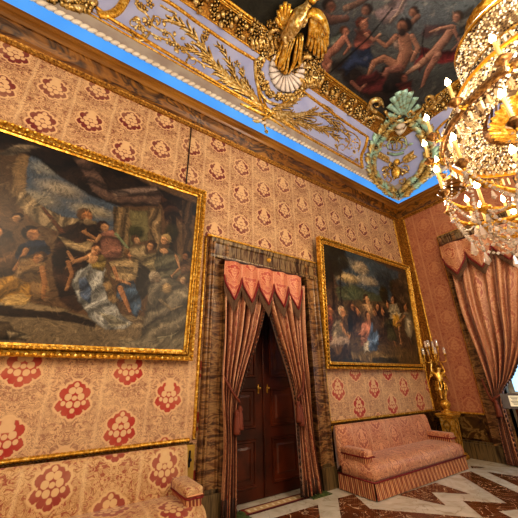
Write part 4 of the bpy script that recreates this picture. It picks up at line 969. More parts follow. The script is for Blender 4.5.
# corner cartouche
t = thing('corner_cartouche', 'pale green and gilt wreathed cartouche with crown and shield in the ceiling corner', 'ornament', tuple(hit(400, 150)[0]))
bm = BM(); cx, cy = 404, 117
for k in range(9):
    a = math.radians(-174+k*168/8); Lx, Ly = 17.5, 28
    pstroke(bm, [(cx+math.cos(a)*3, cy+math.sin(a)*3), (cx+math.cos(a)*Lx*.6, cy+math.sin(a)*Ly*.6), (cx+math.cos(a)*Lx, cy+math.sin(a)*Ly)], .10, .07, lambda t: .25+.75*t*(1 if t < .9 else .75), lift=.03)
obj('fan_shell', bm, MGT, t)
bm = BM()
pstroke(bm, [(385,110),(390,117),(398,120),(404,121),(411,119),(418,113),(423,106)], .05, .1, lambda t: 1)
for s in ((376,104,7,1.3,1.5,1),(429,100,6,1.3,1.5,-1),(391,124,6,1.2,-1,-1),(417,121,6,1.2,4,1),(396,114,3.5,1.2,0,1),(410,113,3.5,1.2,0,-1)): scroll(bm, s[0], s[1], s[2], s[3], s[4], .06, .1, s[5])
pstroke(bm, [(366,112),(372,100),(380,100),(384,108)], .07, .12); pstroke(bm, [(384,120),(376,116),(368,118),(360,124)], .06, .1); pstroke(bm, [(422,112),(432,106),(440,98),(450,88)], .07, .1)
for k in range(16): pflower(bm, 424+k*1.7+random.uniform(-2, 2), 108-k*1.3+random.uniform(-3, 3), .07, 5, .08)
obj('scroll_crest', bm, MGR, t)
bm = BM()
Lw = [(392,121),(383,132),(375,146),(371,160),(371,172),(377,184),(388,193),(398,197)]; Rw = [(416,121),(424,131),(429,143),(431,152),(429,163),(422,176),(412,187),(400,197)]
for W_ in (Lw, Rw):
    P = smooth_path([(a, b, 0) for a, b in W_], 6); pstroke(bm, W_, .05, .05, lambda t: 1)
    for i, q in enumerate(P):
        d = (P[min(i+1, len(P)-1)]-P[max(i-1, 0)]).normalized(); a = math.atan2(d.y, d.x)
        for sd in (-1, 1): pleaf(bm, q.x+random.uniform(-1, 1), q.y, a+PI+sd*random.uniform(.5, 1.0), .3, .075, .09, random.uniform(-.1, .1))
        if i % 3 == 0: pflower(bm, q.x, q.y, .11, 5, .13)
bmw = bm; obj('laurel_wreath', bmw, MGG, t)
bm = BM()
for k in range(20):
    q = (Lw+Rw)[k % 16]; pflower(bm, q[0]+random.uniform(-4, 4), q[1]+random.uniform(-3, 3), .06, 5, .09)
obj('wreath_blossoms', bm, MGB, t)
bm = BM()
pstroke(bm, [(387,153),(396,154.5),(404,152.5)], .045, .07, lambda t: 1); pstroke(bm, [(389,149),(397,150.5),(406,148)], .02, .05, lambda t: 1)
for k in range(5): x = 388+k*4.4; pstroke(bm, [(x, 149), (x-1+k*.6, 144), (396+(k-2)*1.4, 140.5)], .03, .06, lambda t: .8)
pflower(bm, 397, 138, .06, 5, .06); pleaf(bm, 386, 146, 3.4, .16, .04); pleaf(bm, 408, 145, -.3, .16, .04)
pstroke(bm, [(388,145),(389,139),(394,137),(397,141),(400,137),(405,138),(407,145)], .03, .06, lambda t: 1); obj('crown', bm, MGG, t)
bm = BM()
p, nn = hit(395, 173); blob(bm, p, nn, .20, .12, 14); 
p, nn = hit(397, 162); blob(bm, p, nn, .1, .1, 10)
obj('shield', bm, MGB, t)
bm = BM()
for a in (-2.6, -.55):
    pstroke(bm, [(396-math.cos(a)*15, 166-math.sin(a)*13), (396, 166), (396+math.cos(a)*20, 166+math.sin(a)*20)], .022, .05, lambda t: 1)
    for q in range(7):
        for z in (-1, 1): pleaf(bm, 396+math.cos(a)*(9+q*1.6), 166+math.sin(a)*(9+q*1.6), a+z*.7, .17, .05, .05)
for q in range(22): pleaf(bm, 396+random.uniform(-12, 12), 170+random.uniform(-8, 9), random.random()*6.3, .15, .045, .06)
for s in ((386,170,4),(406,169,4),(388,180,3.5),(402,181,3.5)): scroll(bm, s[0], s[1], s[2], 1.2, s[0], .03, .05)
obj('trophy', bm, MGR, t)
bm = BM(); p, nn = hit(400, 124, .04); blob(bm, p, nn, .14, .14, 12, squash=.8)
p, nn = hit(400, 131, .03); blob(bm, p, nn, .1, .08, 10); pstroke(bm, [(392,123),(396,130),(400,134),(405,129),(408,122)], .04, .06)
obj('plaster_mask', bm, MWHITE, t)
bm = BM(); pstroke(bm, [(381,190),(389,195),(398,199),(406,195),(414,189)], .05, .07); pstroke(bm, [(388,192),(394,196),(398,201)], .04, .06); pstroke(bm, [(409,191),(403,196),(399,201)], .04, .06); pflower(bm, 398, 197, .1, 5, .07)
obj('pendant_leaf', bm, MWHITE, t)

# ================================================================== CURTAINS
def curtain_bm(bm, Lp, Rp, folds, amp, nrm, cw, nu=None, nv=44, back=0.0, phase=0.0):
    Lp = smooth_path(Lp, 6); Rp = smooth_path(Rp, 6); nrm = Vector(nrm); nu = nu or folds*8
    def samp(P, t):
        f = t*(len(P)-1); i = min(int(f), len(P)-2); return P[i].lerp(P[i+1], f-i)
    H = sum((Lp[i+1]-Lp[i]).length for i in range(len(Lp)-1))
    def fn(u, v):
        a, b = samp(Lp, v), samp(Rp, v); p = a.lerp(b, u); w = (b-a).length
        k = 2*PI*folds*u+phase+.8*math.sin(v*5+u*7)
        A = amp*(.75+.35*math.sin(u*13+v*3))
        return p+nrm*(A*math.sin(k)+A*.25*math.sin(2.3*k+v*4))
    grid(bm, fn, nu, nv, lambda u, v: (u*cw, v*H))
def edge_fringe(parent, P, nrm, name='fringe', r=.03):
    P = smooth_path(P, 8); bm = BM(); nrm = Vector(nrm); acc = []
    for i in range(len(P)-1):
        m = max(1, int((P[i+1]-P[i]).length/.045))
        for k in range(m): acc.append(P[i].lerp(P[i+1], k/m))
    for p in acc: octa(bm, p+nrm*.03, r*.8, r*1.2)
    return obj(name, bm, MFRINGE, parent)
def tassel(parent, p, L=.26, r=.045):
    bm = BM(); lathe(bm, [(0, .0), (.4*r, -.01), (.9*r, -.05), (.5*r, -.08), (.8*r, -.1), (1.1*r, -.2*L/.26-.03), (1.15*r, -L), (0, -L)], p, 10)
    return obj('tassel', bm, MTAS, parent)
yC = D-.17
A3 = lambda x, y, yy=yC: at(x, y, 1, yy)
nA = Vector((0, -1, 0)); nB = Vector((-1, 0, 0))
for lab, Lp, Rp, inner, tie, ph in (
    ('salmon damask door curtain tied back to the left jamb', [(224.5,275),(224,330),(221.5,378),(222.5,410),(224,450),(221,513)], [(268,290),(258,335),(246,372),(236.5,404),(235.5,450),(235,508)], 1, (237,402), 0.0),
    ('salmon damask door curtain tied back to the right jamb', [(262,288),(276,335),(287,368),(294,398),(298,450),(301,492)], [(303.5,286),(304.5,330),(306.5,370),(308.5,400),(313,445),(320,487)], 0, (294,398), 1.0)):
    L3 = [A3(*p) for p in Lp]; R3 = [A3(*p) for p in Rp]
    for q in (L3, R3): q[-1].z = .04
    t = thing('door_curtain', lab, 'curtain', (L3[-1].x, yC, 0), 'door curtains')
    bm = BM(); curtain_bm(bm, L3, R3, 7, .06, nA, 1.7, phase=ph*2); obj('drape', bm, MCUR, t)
    edge_fringe(t, R3 if inner else L3, nA)
    mid = A3(*tie); bm = BM(); o_ = A3(222, 375) if inner else A3(303, 372)
    P = smooth_path([o_+nA*.02, (o_+mid)/2+nA*.1+Vector((0, 0, -.05)), mid+nA*.08], 6); tube(bm, P, .018, 6); obj('tieback_cord', bm, MTAS, t)
    for dx in (0, .05): tassel(t, mid+nA*(.09)+Vector((dx*(1 if not inner else -1), 0, -.04-dx)), .3)
    bm = BM(); a, b = (L3[-1], R3[-1]); 
    for k in range(34):
        p = a.lerp(b, k/33)+nA*(.045*math.sin(k*1.14)); tube(bm, [p+Vector((0, 0, .2)), p+Vector((0, 0, 0))], [.006, .012], 4)
    obj('hem_fringe', bm, MFRINGE, t)
# door valance with five pointed tabs
t = thing('door_valance', 'red damask pelmet with five pointed fringed tabs over the door', 'valance', (3.05, yC, 3.4))
yV = D-.24; vx0, vx1 = at(225.5, 262, 1, yV).x, at(302, 278, 1, yV).x; vt = 3.44
def vlen(u):
    k = (u*5) % 1.0; tri = abs(k-.5)*2            # 1 between tabs, 0 at the point
    return .38+.32*(1-tri)-(.0 if tri < .85 else .08*(tri-.85)/.15)
def vfn(u, v):
    return Vector((vx0+(vx1-vx0)*u, yV+.025*math.cos(u*10*PI)+.02*v, vt-vlen(u)*v))
bm = BM(); grid(bm, vfn, 80, 12, lambda u, v: ((u-.1)*1.8+.18, v*.7*1.1)); obj('pelmet_cloth', bm, MVAL, t)
bm = BM(); grid(bm, lambda u, v: vfn(u, 1)+Vector((0, -.01-.01*math.sin(PI*v), .05-.2*v)), 160, 2, lambda u, v: (u*2.2, v)); obj('fringe', bm, MFRINGE, t)
bm = BM(); P = [vfn(i/80, 1)+Vector((0, -.022, .055)) for i in range(81)]; tube(bm, P, .016, 5); obj('braid', bm, MRED, t)
bm = BM(); box(bm, (vx0-.02, yV+.0, vt), (vx1+.02, D-.02, vt+.03)); obj('pelmet_board', bm, MDOOR, t, smooth=False)

# window curtains on the right wall
xC = X-.2
B3 = lambda x, y, xx=xC: at(x, y, 0, xx)
L3 = [B3(449,262), B3(462,310), B3(478,352), B3(489,384), B3(494,400), B3(500,430), B3(506,458)]; R3 = [B3(532,232), B3(530,296), B3(526,340), B3(514,374), B3(502,395), B3(511,430), B3(521,463)]
for q in (L3, R3): q[-1].z = .03
t = thing('window_curtain', 'tall salmon damask curtain gathered at a tieback beside the bright window', 'curtain', (xC, 2.9, 0))
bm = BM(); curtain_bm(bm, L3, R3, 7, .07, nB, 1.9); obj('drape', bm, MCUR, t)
edge_fringe(t, R3, nB); edge_fringe(t, L3, nB)
bm = BM(); P = smooth_path([L3[3]+Vector((.02, .12, .1)), L3[4]+nB*.12, (L3[4]+R3[4])/2+nB*.16, R3[4]+nB*.1], 5); tube(bm, P, .022, 6); obj('tieback_cord', bm, MTAS, t)
tassel(t, (L3[4]+R3[4])/2+nB*.16+Vector((0, 0, -.03)), .32, .05)
far = [Vector((xC, .55, 4.7)), Vector((xC, .62, 3)), Vector((xC, .68, 1.4)), Vector((xC, .6, .05))]; far2 = [Vector((xC, 1.25, 4.7)), Vector((xC, 1.1, 3)), Vector((xC, .85, 1.4)), Vector((xC, .95, .05))]
t = thing('window_curtain', 'matching salmon curtain at the far side of the tall window from the gathered one', 'curtain', (xC, .7, 0))
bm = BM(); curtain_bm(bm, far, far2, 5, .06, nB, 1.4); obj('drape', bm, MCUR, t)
t = thing('window_valance', 'salmon damask pelmet with pointed fringed tabs over the window curtain', 'valance', (xC-.1, 2, 4.6))
yv0, yv1 = 3.16, .5; xV = X-.28; vtb = 4.78
def vlen2(u):
    k = (u*5+.0) % 1.0; tri = abs(k-.5)*2; return .5+.4*(1-tri)-(.1*max(0, tri-.85)/.15)
vf2 = lambda u, v: Vector((xV+.03*math.cos(u*10*PI)-.02*v, yv0+(yv1-yv0)*u, vtb-vlen2(u)*v))
bm = BM(); grid(bm, vf2, 80, 12, lambda u, v: (u*2.7, v*.8)); obj('pelmet_cloth', bm, MCUR, t)
bm = BM(); grid(bm, lambda u, v: vf2(u, 1)+Vector((-.01-.01*math.sin(PI*v), 0, .04-.16*v)), 160, 2, lambda u, v: (u*2.7, v)); obj('fringe', bm, MFRINGE, t)
bm = BM(); tube(bm, [vf2(i/80, 1)+Vector((-.022, 0, .055)) for i in range(81)], .017, 5); obj('braid', bm, MRED, t)
bm = BM(); box(bm, (xV, yv1, vtb), (X-.02, yv0, vtb+.03)); obj('pelmet_board', bm, MDOOR, t, smooth=False)

# ================================================================== SOFAS
def rbox(bm, a, b, r, seg=4, uvs=1.0):
    """box with rounded edges"""
    t = bmesh.new(); v = box_plain(t, a, b)
    bmesh.ops.bevel(t, geom=t.edges[:], offset=r, segments=seg, profile=.5, affect='EDGES')
    me = bpy.data.meshes.new('tmp'); t.to_mesh(me); t.free(); n0 = len(bm.faces); bm.from_mesh(me); bpy.data.meshes.remove(me)
    bm.faces.ensure_lookup_table(); L = bm.loops.layers.uv.active
    for f in bm.faces[n0:]:
        n = f.normal; k = max(range(3), key=lambda i: abs(n[i]))
        for l in f.loops:
            c = l.vert.co; l[L].uv = (c.y, c.z) if k == 0 else (c.x, c.z) if k == 1 else (c.x, c.y)
def box_plain(t, a, b):
    v = [t.verts.new((x, y, z)) for z in (a[2], b[2]) for x, y in ((a[0], a[1]), (b[0], a[1]), (b[0], b[1]), (a[0], b[1]))]
    for q in ((0,3,2,1),(4,5,6,7),(0,1,5,4),(1,2,6,5),(2,3,7,6),(3,0,4,7)): t.faces.new([v[i] for i in q])
    t.normal_update(); return v
def sofa(label, x0, x1, yf, yb, mat):
    t = thing('upholstered_sofa', label, 'sofa', ((x0+x1)/2, (yf+yb)/2, 0))
    bm = BM(); rbox(bm, (x0+.03, yf+.03, .03), (x1-.03, yb-.02, .22), .01); obj('base_frame', bm, MDOOR, t)
    # seat with a domed top and a rolled front, cross-section swept along x
    prof = [(yb-.12, .22), (yf+.01, .22), (yf-.005, .26), (yf-.015, .31), (yf, .37), (yf+.035, .41), (yf+.09, .435), (yf+.2, .45), (yf+.4, .455), (yb-.12, .44)]
    arc = [0]
    for a, b in zip(prof[:-1], prof[1:]): arc.append(arc[-1]+math.dist(a, b))
    bm = BM(); n = 24; rows = []
    for i in range(n+1):
        u = i/n; e = min(u, 1-u)*(x1-x0); q = .5+.5*min(1, e/.06) if e < .06 else 1
        rows.append([bm.verts.new((x0+(x1-x0)*u, y+(.03*(1-q)), .22+(z-.22)*(.9+.1*q))) for y, z in prof])
    for i in range(n):
        for k in range(len(prof)-1):
            face(bm, [rows[i][k], rows[i+1][k], rows[i+1][k+1], rows[i][k+1]], [(rows[j][0].co.x, arc[m]) for j, m in ((i, k), (i+1, k), (i+1, k+1), (i, k+1))])
    for r_ in (rows[0], rows[-1]): face(bm, r_, [(v.co.y, v.co.z) for v in r_])
    obj('seat', bm, mat, t)
    # back, gently raked with a rounded top
    bm = BM(); prof = [(yb-.16, .40), (yb-.15, .6), (yb-.11, .82), (yb-.09, .87), (yb-.05, .895), (yb-.01, .87), (yb, .8), (yb, .25)]
    rows = [[bm.verts.new((x, y, z)) for y, z in prof] for x in np.linspace(x0+.005, x1-.005, 13)]; arc = [0]
    for a, b in zip(prof[:-1], prof[1:]): arc.append(arc[-1]+math.dist(a, b))
    for i in range(12):
        for k in range(len(prof)-1): face(bm, [rows[i][k], rows[i+1][k], rows[i+1][k+1], rows[i][k+1]], [(rows[j][0].co.x, arc[m]) for j, m in ((i, k), (i+1, k), (i+1, k+1), (i, k+1))])
    for r_ in (rows[0], rows[-1]): face(bm, r_, [(v.co.y, v.co.z) for v in r_])
    obj('backrest', bm, mat, t)
    for xa, s in ((x0, 1), (x1, -1)):
        bm = BM(); rbox(bm, (xa, yf+.10, .50), (xa+s*.2, yb-.1, .60), .035); obj('arm', bm, mat, t)
        bm = BM(); tube(bm, [Vector((xa+s*.1-s*.09, yf+.10, .525)), Vector((xa+s*.1+s*.09, yf+.10, .525))], .012, 6); rbox(bm, (xa+s*.012, yf+.11, .30), (xa+s*.18, yb-.12, .51), .02); obj('arm_fringe', bm, MSFR, t)
        bm = BM(); tube(bm, smooth_path([(xa+s*.004, yb-.12, .51), (xa+s*.004, yf+.11, .51), (xa+s*.1, yf+.085, .51), (xa+s*.196, yf+.11, .51), (xa+s*.196, yb-.12, .51)], 3), .009, 5); obj('arm_piping', bm, MRED, t)
    bm = BM(); pts = [(x0, yb-.03), (x0, yf), (x1, yf), (x1, yb-.03)]; 
    Lc = 0
    for a, b in zip(pts[:-1], pts[1:]):
        l = math.dist(a, b); n = int(l/.02); a, b = Vector((*a, 0)), Vector((*b, 0)); nn = (b-a).cross(Vector((0, 0, 1))).normalized()
        grid(bm, lambda u, v: a.lerp(b, u)+nn*(.004+.007*math.sin(u*n*2.1+v*.8)+.012*(1-v))+Vector((0, 0, .01+.205*v)), n, 3, lambda u, v: (Lc+u*l, v*.2)); Lc += l
    obj('fringe_skirt', bm, MSFR, t)
    bm = BM(); tube(bm, [Vector((*p, .222))+Vector(o) for p, o in zip(pts, ((-.01,0,0),(-.01,-.012,0),(.01,-.012,0),(.01,0,0)))], .011, 6); obj('piping', bm, MRED, t)
    return t
sofa('long rose damask sofa with fringed skirt right of the door', 4.26, 7.06, 3.38, 4.09, MSOFA)
sofa('cream and red damask sofa partly out of frame left of the door', -1.4, 1.63, 3.38, 4.09, MSOFAL)

# ================================================================== DOOR MAT, CARPET PATCHES
def mat_mat():
    g = Mt('woven_mat_pattern', .9); u, v, _ = g.xyz(g.coord('UV'))
    bord = (v-.5).abs().step(.30, .34); inner = ((u-.5).abs()).step(.43, .45); band = (1-bord)*(1-inner)
    dash = ((u*11).fract()-.5).abs().step(.30, .38)*((v-.5).abs().step(.12, .16)*-1+1)
    c = g.mix(band, '7c2216', 'c8a878'); c = g.mix(dash*band, c, 'e8d8b4'); c = g.mix(((v-.5).abs()).step(.42, .44), c, '4a1810'); g.color(c); return g.m
bm = BM(); q = [Vector((*p, 0)) for p in ((2.52, 4.07), (3.62, 4.07), (3.62, 4.27), (2.52, 4.27))]
v = [bm.verts.new(p+Vector((0, 0, .012))) for p in q]; face(bm, v, [(0, 0), (1, 0), (1, 1), (0, 1)]); w_ = [bm.verts.new(p+Vector((0, 0, .001))) for p in q]
for k in range(4): face(bm, [w_[k], w_[(k+1) % 4], v[(k+1) % 4], v[k]], [(0, 0)]*4)
tag(obj('door_mat', bm, mat_mat(), smooth=False), 'narrow red and cream woven mat on the floor at the dark door', 'mat')
for x0, x1, s in ((2.25, 2.54, 'left'), (3.60, 4.0, 'right')):
    bm = BM(); grid(bm, lambda u, v: Vector((x0+(x1-x0)*u, 3.98+.24*v, .014+.006*math.sin(u*9+v*7))), 12, 8); grid(bm, lambda u, v: Vector((x0+(x1-x0)*u, 3.98, .001+.013*v)), 12, 1)
    tag(obj('carpet_patch', bm, plain('green_carpet_'+s, '3c4a20', .95, 0, '5a6430', 20)), f'small dark green carpet piece under the {s} door curtain hem', 'carpet')

# ================================================================== TORCHERE IN THE CORNER
px_, py_ = 7.76, 3.88
t = thing('gilt_pedestal', 'tapering gilt pedestal in the corner behind the right sofa arm', 'pedestal', (px_, py_, 0))
def sq(bm, c, prof):
    rows = [[bm.verts.new((c[0]+sx*r, c[1]+sy*r, z)) for sx, sy in ((-1, -1), (1, -1), (1, 1), (-1, 1))] for r, z in prof]
    for a, b in zip(rows[:-1], rows[1:]):
        for k in range(4): face(bm, [a[k], a[(k+1) % 4], b[(k+1) % 4], b[k]])
    face(bm, rows[0][::-1]); face(bm, rows[-1])
bm = BM(); sq(bm, (px_, py_), [(.17, 0), (.17, .06), (.15, .08), (.15, .10), (.13, .12)]); obj('base', bm, MG, t, smooth=False)
bm = BM(); sq(bm, (px_, py_), [(.115, .12), (.14, .78)]); obj('shaft', bm, MGB, t, smooth=False)
bm = BM(); sq(bm, (px_, py_), [(.14, .78), (.17, .80), (.17, .82), (.19, .84), (.19, .87), (.17, .88)]); obj('capital', bm, MG, t, smooth=False)
bm = BM()
for s in (-1, 1): P = smooth_path([(px_-.13, py_+s*.02, .2), (px_-.135, py_+s*.07, .35), (px_-.14, py_+s*.02, .5), (px_-.143, py_+s*.07, .65), (px_-.145, py_, .74)], 4); tube(bm, P, .009, 5)
for s in (-1, 1): P = smooth_path([(px_+s*.02, py_-.122, .2), (px_+s*.07, py_-.13, .35), (px_+s*.02, py_-.135, .5), (px_+s*.07, py_-.14, .65), (px_, py_-.142, .74)], 4); tube(bm, P, .009, 5)
obj('carved_scrolls', bm, MGD, t)

def skin_obj(name, verts, edges, radii, mat, parent, root=0, sub=2):
    me = bpy.data.meshes.new(name); me.from_pydata(verts, edges, []); o = bpy.data.objects.new(name, me); COL.objects.link(o)
    m = o.modifiers.new('skin', 'SKIN'); m.use_smooth_shade = True
    for i, r in enumerate(radii):
        sv = me.skin_vertices[0].data[i]; sv.radius = r if isinstance(r, tuple) else (r, r); sv.use_root = (i == root)
    s = o.modifiers.new('sub', 'SUBSURF'); s.levels = s.render_levels = sub
    me.materials.append(mat); o.parent = parent; o.matrix_parent_inverse = Matrix.Translation(-parent.location); return o
z0 = .88
t = thing('gilt_statue', 'gilded winged cherub statue holding up the candelabrum on the corner pedestal', 'statue', (px_, py_, z0))
bm = BM(); lathe(bm, [(.13, 0), (.13, .02), (.10, .04), (.05, .07), (.07, .1), (.11, .16), (.11, .2), (.07, .26), (.0, .28)], (px_, py_, z0), 16); obj('ball_base', bm, MG, t)
f = Vector((-.7, -.72, 0)).normalized(); sd = Vector((.72, -.7, 0)).normalized(); o_ = Vector((px_, py_, z0+.27)); up = Vector((0, 0, 1))
V = []; Ed = []; Rr = []
def add(p, r, prev=None):
    V.append(tuple(o_+sd*p[0]+f*p[1]+up*p[2])); Rr.append(r)
    if prev is not None: Ed.append((prev, len(V)-1))
    return len(V)-1
pel = add((0, 0, .36), (.068, .06)); bel = add((.005, .02, .43), (.06, .055), pel); ch = add((.01, .01, .53), (.07, .055), bel); nk = add((.01, .015, .60), .028, ch); hd = add((.012, .03, .66), .05, nk); hd2 = add((.012, .03, .71), .04, hd)
for s, knee, ank, toe in ((-1, (-.06, .07, .20), (-.05, .0, .06), (-.06, .05, .02)), (1, (.06, .02, .19), (.03, .0, .02), (.035, .06, .0))):
    h = add((s*.045, 0, .33), .052, pel); k = add(knee, .04, h); a = add(ank, .024, k); add(toe, .016, a)
for s, el, wr, hn in ((-1, (-.15, .02, .62), (-.12, .02, .76), (-.09, .02, .82)), (1, (.15, .0, .60), (.12, .0, .74), (.09, .0, .81))):
    h = add((s*.075, 0, .56), .034, ch); k = add(el, .026, h); a = add(wr, .02, k); add(hn, .018, a)
skin_obj('body', V, Ed, Rr, MGB, t)
for s in (-1, 1):
    bm = BM()
    for k in range(6):
        P = [o_+sd*(s*(.04+q*(.10+.018*k)))+f*(-.05-q*.04)+up*(.54+.14*math.sin(q*2.2)-q*.055*k) for q in (0, .33, .66, 1)]; tube(bm, P, [.018, .028, .022, .006], 5)
    obj('wing', bm, MG, t)
bm = BM()
for k in range(7):
    a = k/6*PI*1.3-.3; P = smooth_path([o_+sd*(.085*math.cos(a))+f*(.075*math.sin(a))+up*.40, o_+sd*(.10*math.cos(a))+f*(.09*math.sin(a))+up*.30, o_+sd*(.12*math.cos(a+.3))+f*(.09*math.sin(a+.3))+up*.20], 3); tube(bm, P, [.022]*len(P), 5)
obj('drapery', bm, MG, t)
bm = BM()
for k in range(14):
    a = random.random()*6.28; blob(bm, o_+up*(.69+random.random()*.05)+sd*math.cos(a)*.035+f*(.02+math.sin(a)*.035), Vector((math.cos(a), math.sin(a), .6)).normalized(), .02, .02, 6)
obj('hair', bm, MGD, t)
zc_ = z0+.27+.80
t = thing('candelabrum', 'small gilt candelabrum with glass shades held up by the corner cherub', 'candelabrum', (px_, py_, zc_))
bm = BM(); lathe(bm, [(.03, 0), (.06, .03), (.02, .08), (.015, .2), (.04, .24), (.015, .3), (.02, .36), (.0, .38)], (px_, py_, zc_), 12); obj('stem', bm, MG, t)
cup0 = None
for k in range(9):
    rr_ = .23 if k % 2 else .14; a = 2*PI*k/9+.3; d = Vector((math.cos(a), math.sin(a), 0)); zt = .18 if k % 2 else .36
    c = Vector((px_, py_, zc_)); P = smooth_path([c+up*.08, c+d*rr_*.5+up*.02, c+d*rr_*.95+up*(zt-.14), c+d*rr_+up*zt], 4)
    bm = BM(); tube(bm, P, .011, 5); lathe(bm, [(0, -.02), (.03, 0), (.036, .02), (.0, .025)], P[-1], 8); ar = obj('arm', bm, MG, t)
    bm = BM(); lathe(bm, [(.026, .02), (.032, .06), (.028, .12), (.024, .17)], P[-1], 8); obj('glass_shade', bm, MGLASS, ar)
    bm = BM(); lathe(bm, [(0, .02), (.009, .02), (.009, .11), (0, .115)], P[-1], 6); obj('candle', bm, MWAX, ar)

# ================================================================== INFORMATION STAND NEAR THE WINDOW
sp = at(508, 401, 0, 6.6)
t = thing('information_stand', 'dark information panel with a white printed card on a slim post by the window', 'sign', (sp.x, sp.y-.12, 0))
bm = BM(); lathe(bm, [(.16, 0), (.16, .015), (.03, .03), (.016, .05), (.016, sp.z-.07), (0, sp.z-.06)], (sp.x, sp.y-.12, 0), 14); obj('post', bm, MBLACK, t)
fx = Vector((sp.x, sp.y, 0)).normalized()*-1; sx = Vector((-fx.y, fx.x, 0)); 
if sx.x < 0: sx = -sx
cc = Vector((sp.x, sp.y-.12, sp.z)); nn = (fx+up*.35).normalized(); vv_ = nn.cross(sx).normalized()
if vv_.z < 0: vv_ = -vv_
def slab(bm, c, a, b, w, h, th, n): 
    q = [c+a*w*i+b*h*j+n*k for k in (-th, th) for i, j in ((-1, -1), (1, -1), (1, 1), (-1, 1))]; v = [bm.verts.new(p) for p in q]
    for f_ in ((0,3,2,1),(4,5,6,7),(0,1,5,4),(1,2,6,5),(2,3,7,6),(3,0,4,7)): face(bm, [v[i] for i in f_])
bm = BM(); slab(bm, cc, sx, vv_, .20, .12, .012, nn); obj('panel', bm, plain('dark_brown_panel', '33201c', .4, 0, '2a1a18'), t, smooth=False)
bm = BM(); slab(bm, cc+nn*.014-sx*.02, sx, vv_, .075, .085, .001, nn); cdp = obj('printed_card', bm, plain('white_card', 'f0ecd8', .6, 0, 'e6e0c8'), t, smooth=False)
bm = BM()
for k in range(6): slab(bm, cc+nn*.0165-sx*.02+vv_*(.06-.022*k), sx, vv_, .055-.012*(k % 3), .004, .0005, nn)
obj('printed_lines', bm, MBLACK, cdp, smooth=False)

# ================================================================== CHANDELIER
cx, cy = 3.85, .17; C0 = Vector((cx, cy, 0))
ch = thing('crystal_chandelier', 'enormous tiered gilt and crystal chandelier with lit candles hanging at the right', 'chandelier', (cx, cy, 3.0))
def ringpt(a, r, z): return Vector((cx+r*math.cos(a), cy+r*math.sin(a), z))
def ring(name, prof, mat, seg=72):
    bm = BM(); lathe(bm, prof, (cx, cy, 0), seg); return obj(name, bm, mat, ch)
MRB = gold_mat('brown_gilding', 'b08850', '7a5228', '3c2410', .4, .6)  # brown-gold for the hoop, cups and liners
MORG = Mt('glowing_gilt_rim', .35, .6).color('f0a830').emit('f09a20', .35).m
# widest hoop, with pierced bosses
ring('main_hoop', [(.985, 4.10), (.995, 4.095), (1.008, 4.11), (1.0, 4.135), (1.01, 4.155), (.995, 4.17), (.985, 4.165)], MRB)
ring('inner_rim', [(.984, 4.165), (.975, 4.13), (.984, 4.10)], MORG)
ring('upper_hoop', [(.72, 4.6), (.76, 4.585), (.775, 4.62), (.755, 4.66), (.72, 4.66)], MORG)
ring('crown_hoop', [(.545, 5.40), (.57, 5.39), (.578, 5.42), (.565, 5.45), (.545, 5.44)], MG)
ring('basket_hoop', [(.52, 4.96), (.555, 4.955), (.55, 4.99), (.52, 5.0)], MG)
def chains(name, r0, z0, r1, z1, n, m, s, bulge=0, mat=MCRY, jit=.15):
    bm = BM()
    for k in range(n):
        a = 2*PI*(k+.5)/n
        for j in range(m):
            t = (j+.5)/m; r = r0+(r1-r0)*t+bulge*math.sin(PI*t); z = z0+(z1-z0)*t
            q = s*random.uniform(1-jit, 1+jit); octa(bm, ringpt(a+(j % 2)*PI/n*.5, r, z), q, q*1.25)
    return obj(name, bm, mat, ch, smooth=False)
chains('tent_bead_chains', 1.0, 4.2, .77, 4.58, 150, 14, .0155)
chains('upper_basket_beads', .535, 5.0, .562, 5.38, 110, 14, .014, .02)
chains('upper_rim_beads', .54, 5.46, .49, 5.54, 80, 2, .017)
def prisms(name, r, z0, z1, n, w, mat=MCRY, rin=None):
    bm = BM()
    for k in range(n):
        a = 2*PI*k/n; p0 = ringpt(a, r, z0); p1 = ringpt(a, rin or r, z1); tube(bm, [p0, p0.lerp(p1, .15), p0.lerp(p1, .85), p1], [w*.3, w, w*.8, .002], 4)
    return obj(name, bm, mat, ch, smooth=False)
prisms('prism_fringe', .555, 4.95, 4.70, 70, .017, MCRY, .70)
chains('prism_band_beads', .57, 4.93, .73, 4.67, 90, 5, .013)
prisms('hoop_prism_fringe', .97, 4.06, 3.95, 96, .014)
# underside: rows of big and small crystals closing the hoop towards the centre bowl
chains('underside_beads', .95, 4.12, .56, 4.26, 110, 16, .0145)
cut = []
for r, z, n, w, l in ((.88, 4.12, 60, .032, .1), (.80, 4.15, 54, .03, .1), (.70, 4.17, 50, .02, .07)):
    for k in range(n): a = 2*PI*k/n; cut.append((ringpt(a, r, z-.03), w*random.uniform(.8, 1.1), w*1.3))
cut.sort(key=lambda q: q[0].x-.6*q[0].y); rest = BM()
for i, (c, w, h) in enumerate(cut):
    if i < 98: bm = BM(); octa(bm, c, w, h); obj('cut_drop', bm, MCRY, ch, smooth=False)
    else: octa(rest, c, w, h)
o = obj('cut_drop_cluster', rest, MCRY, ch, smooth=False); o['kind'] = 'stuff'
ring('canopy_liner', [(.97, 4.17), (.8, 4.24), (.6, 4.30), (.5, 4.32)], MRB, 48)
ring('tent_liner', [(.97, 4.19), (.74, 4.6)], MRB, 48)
ring('basket_liner', [(.505, 4.98), (.54, 5.2), (.53, 5.4)], plain('frosted_liner', 'a08058', .5, 0, 'c8a878'), 48)
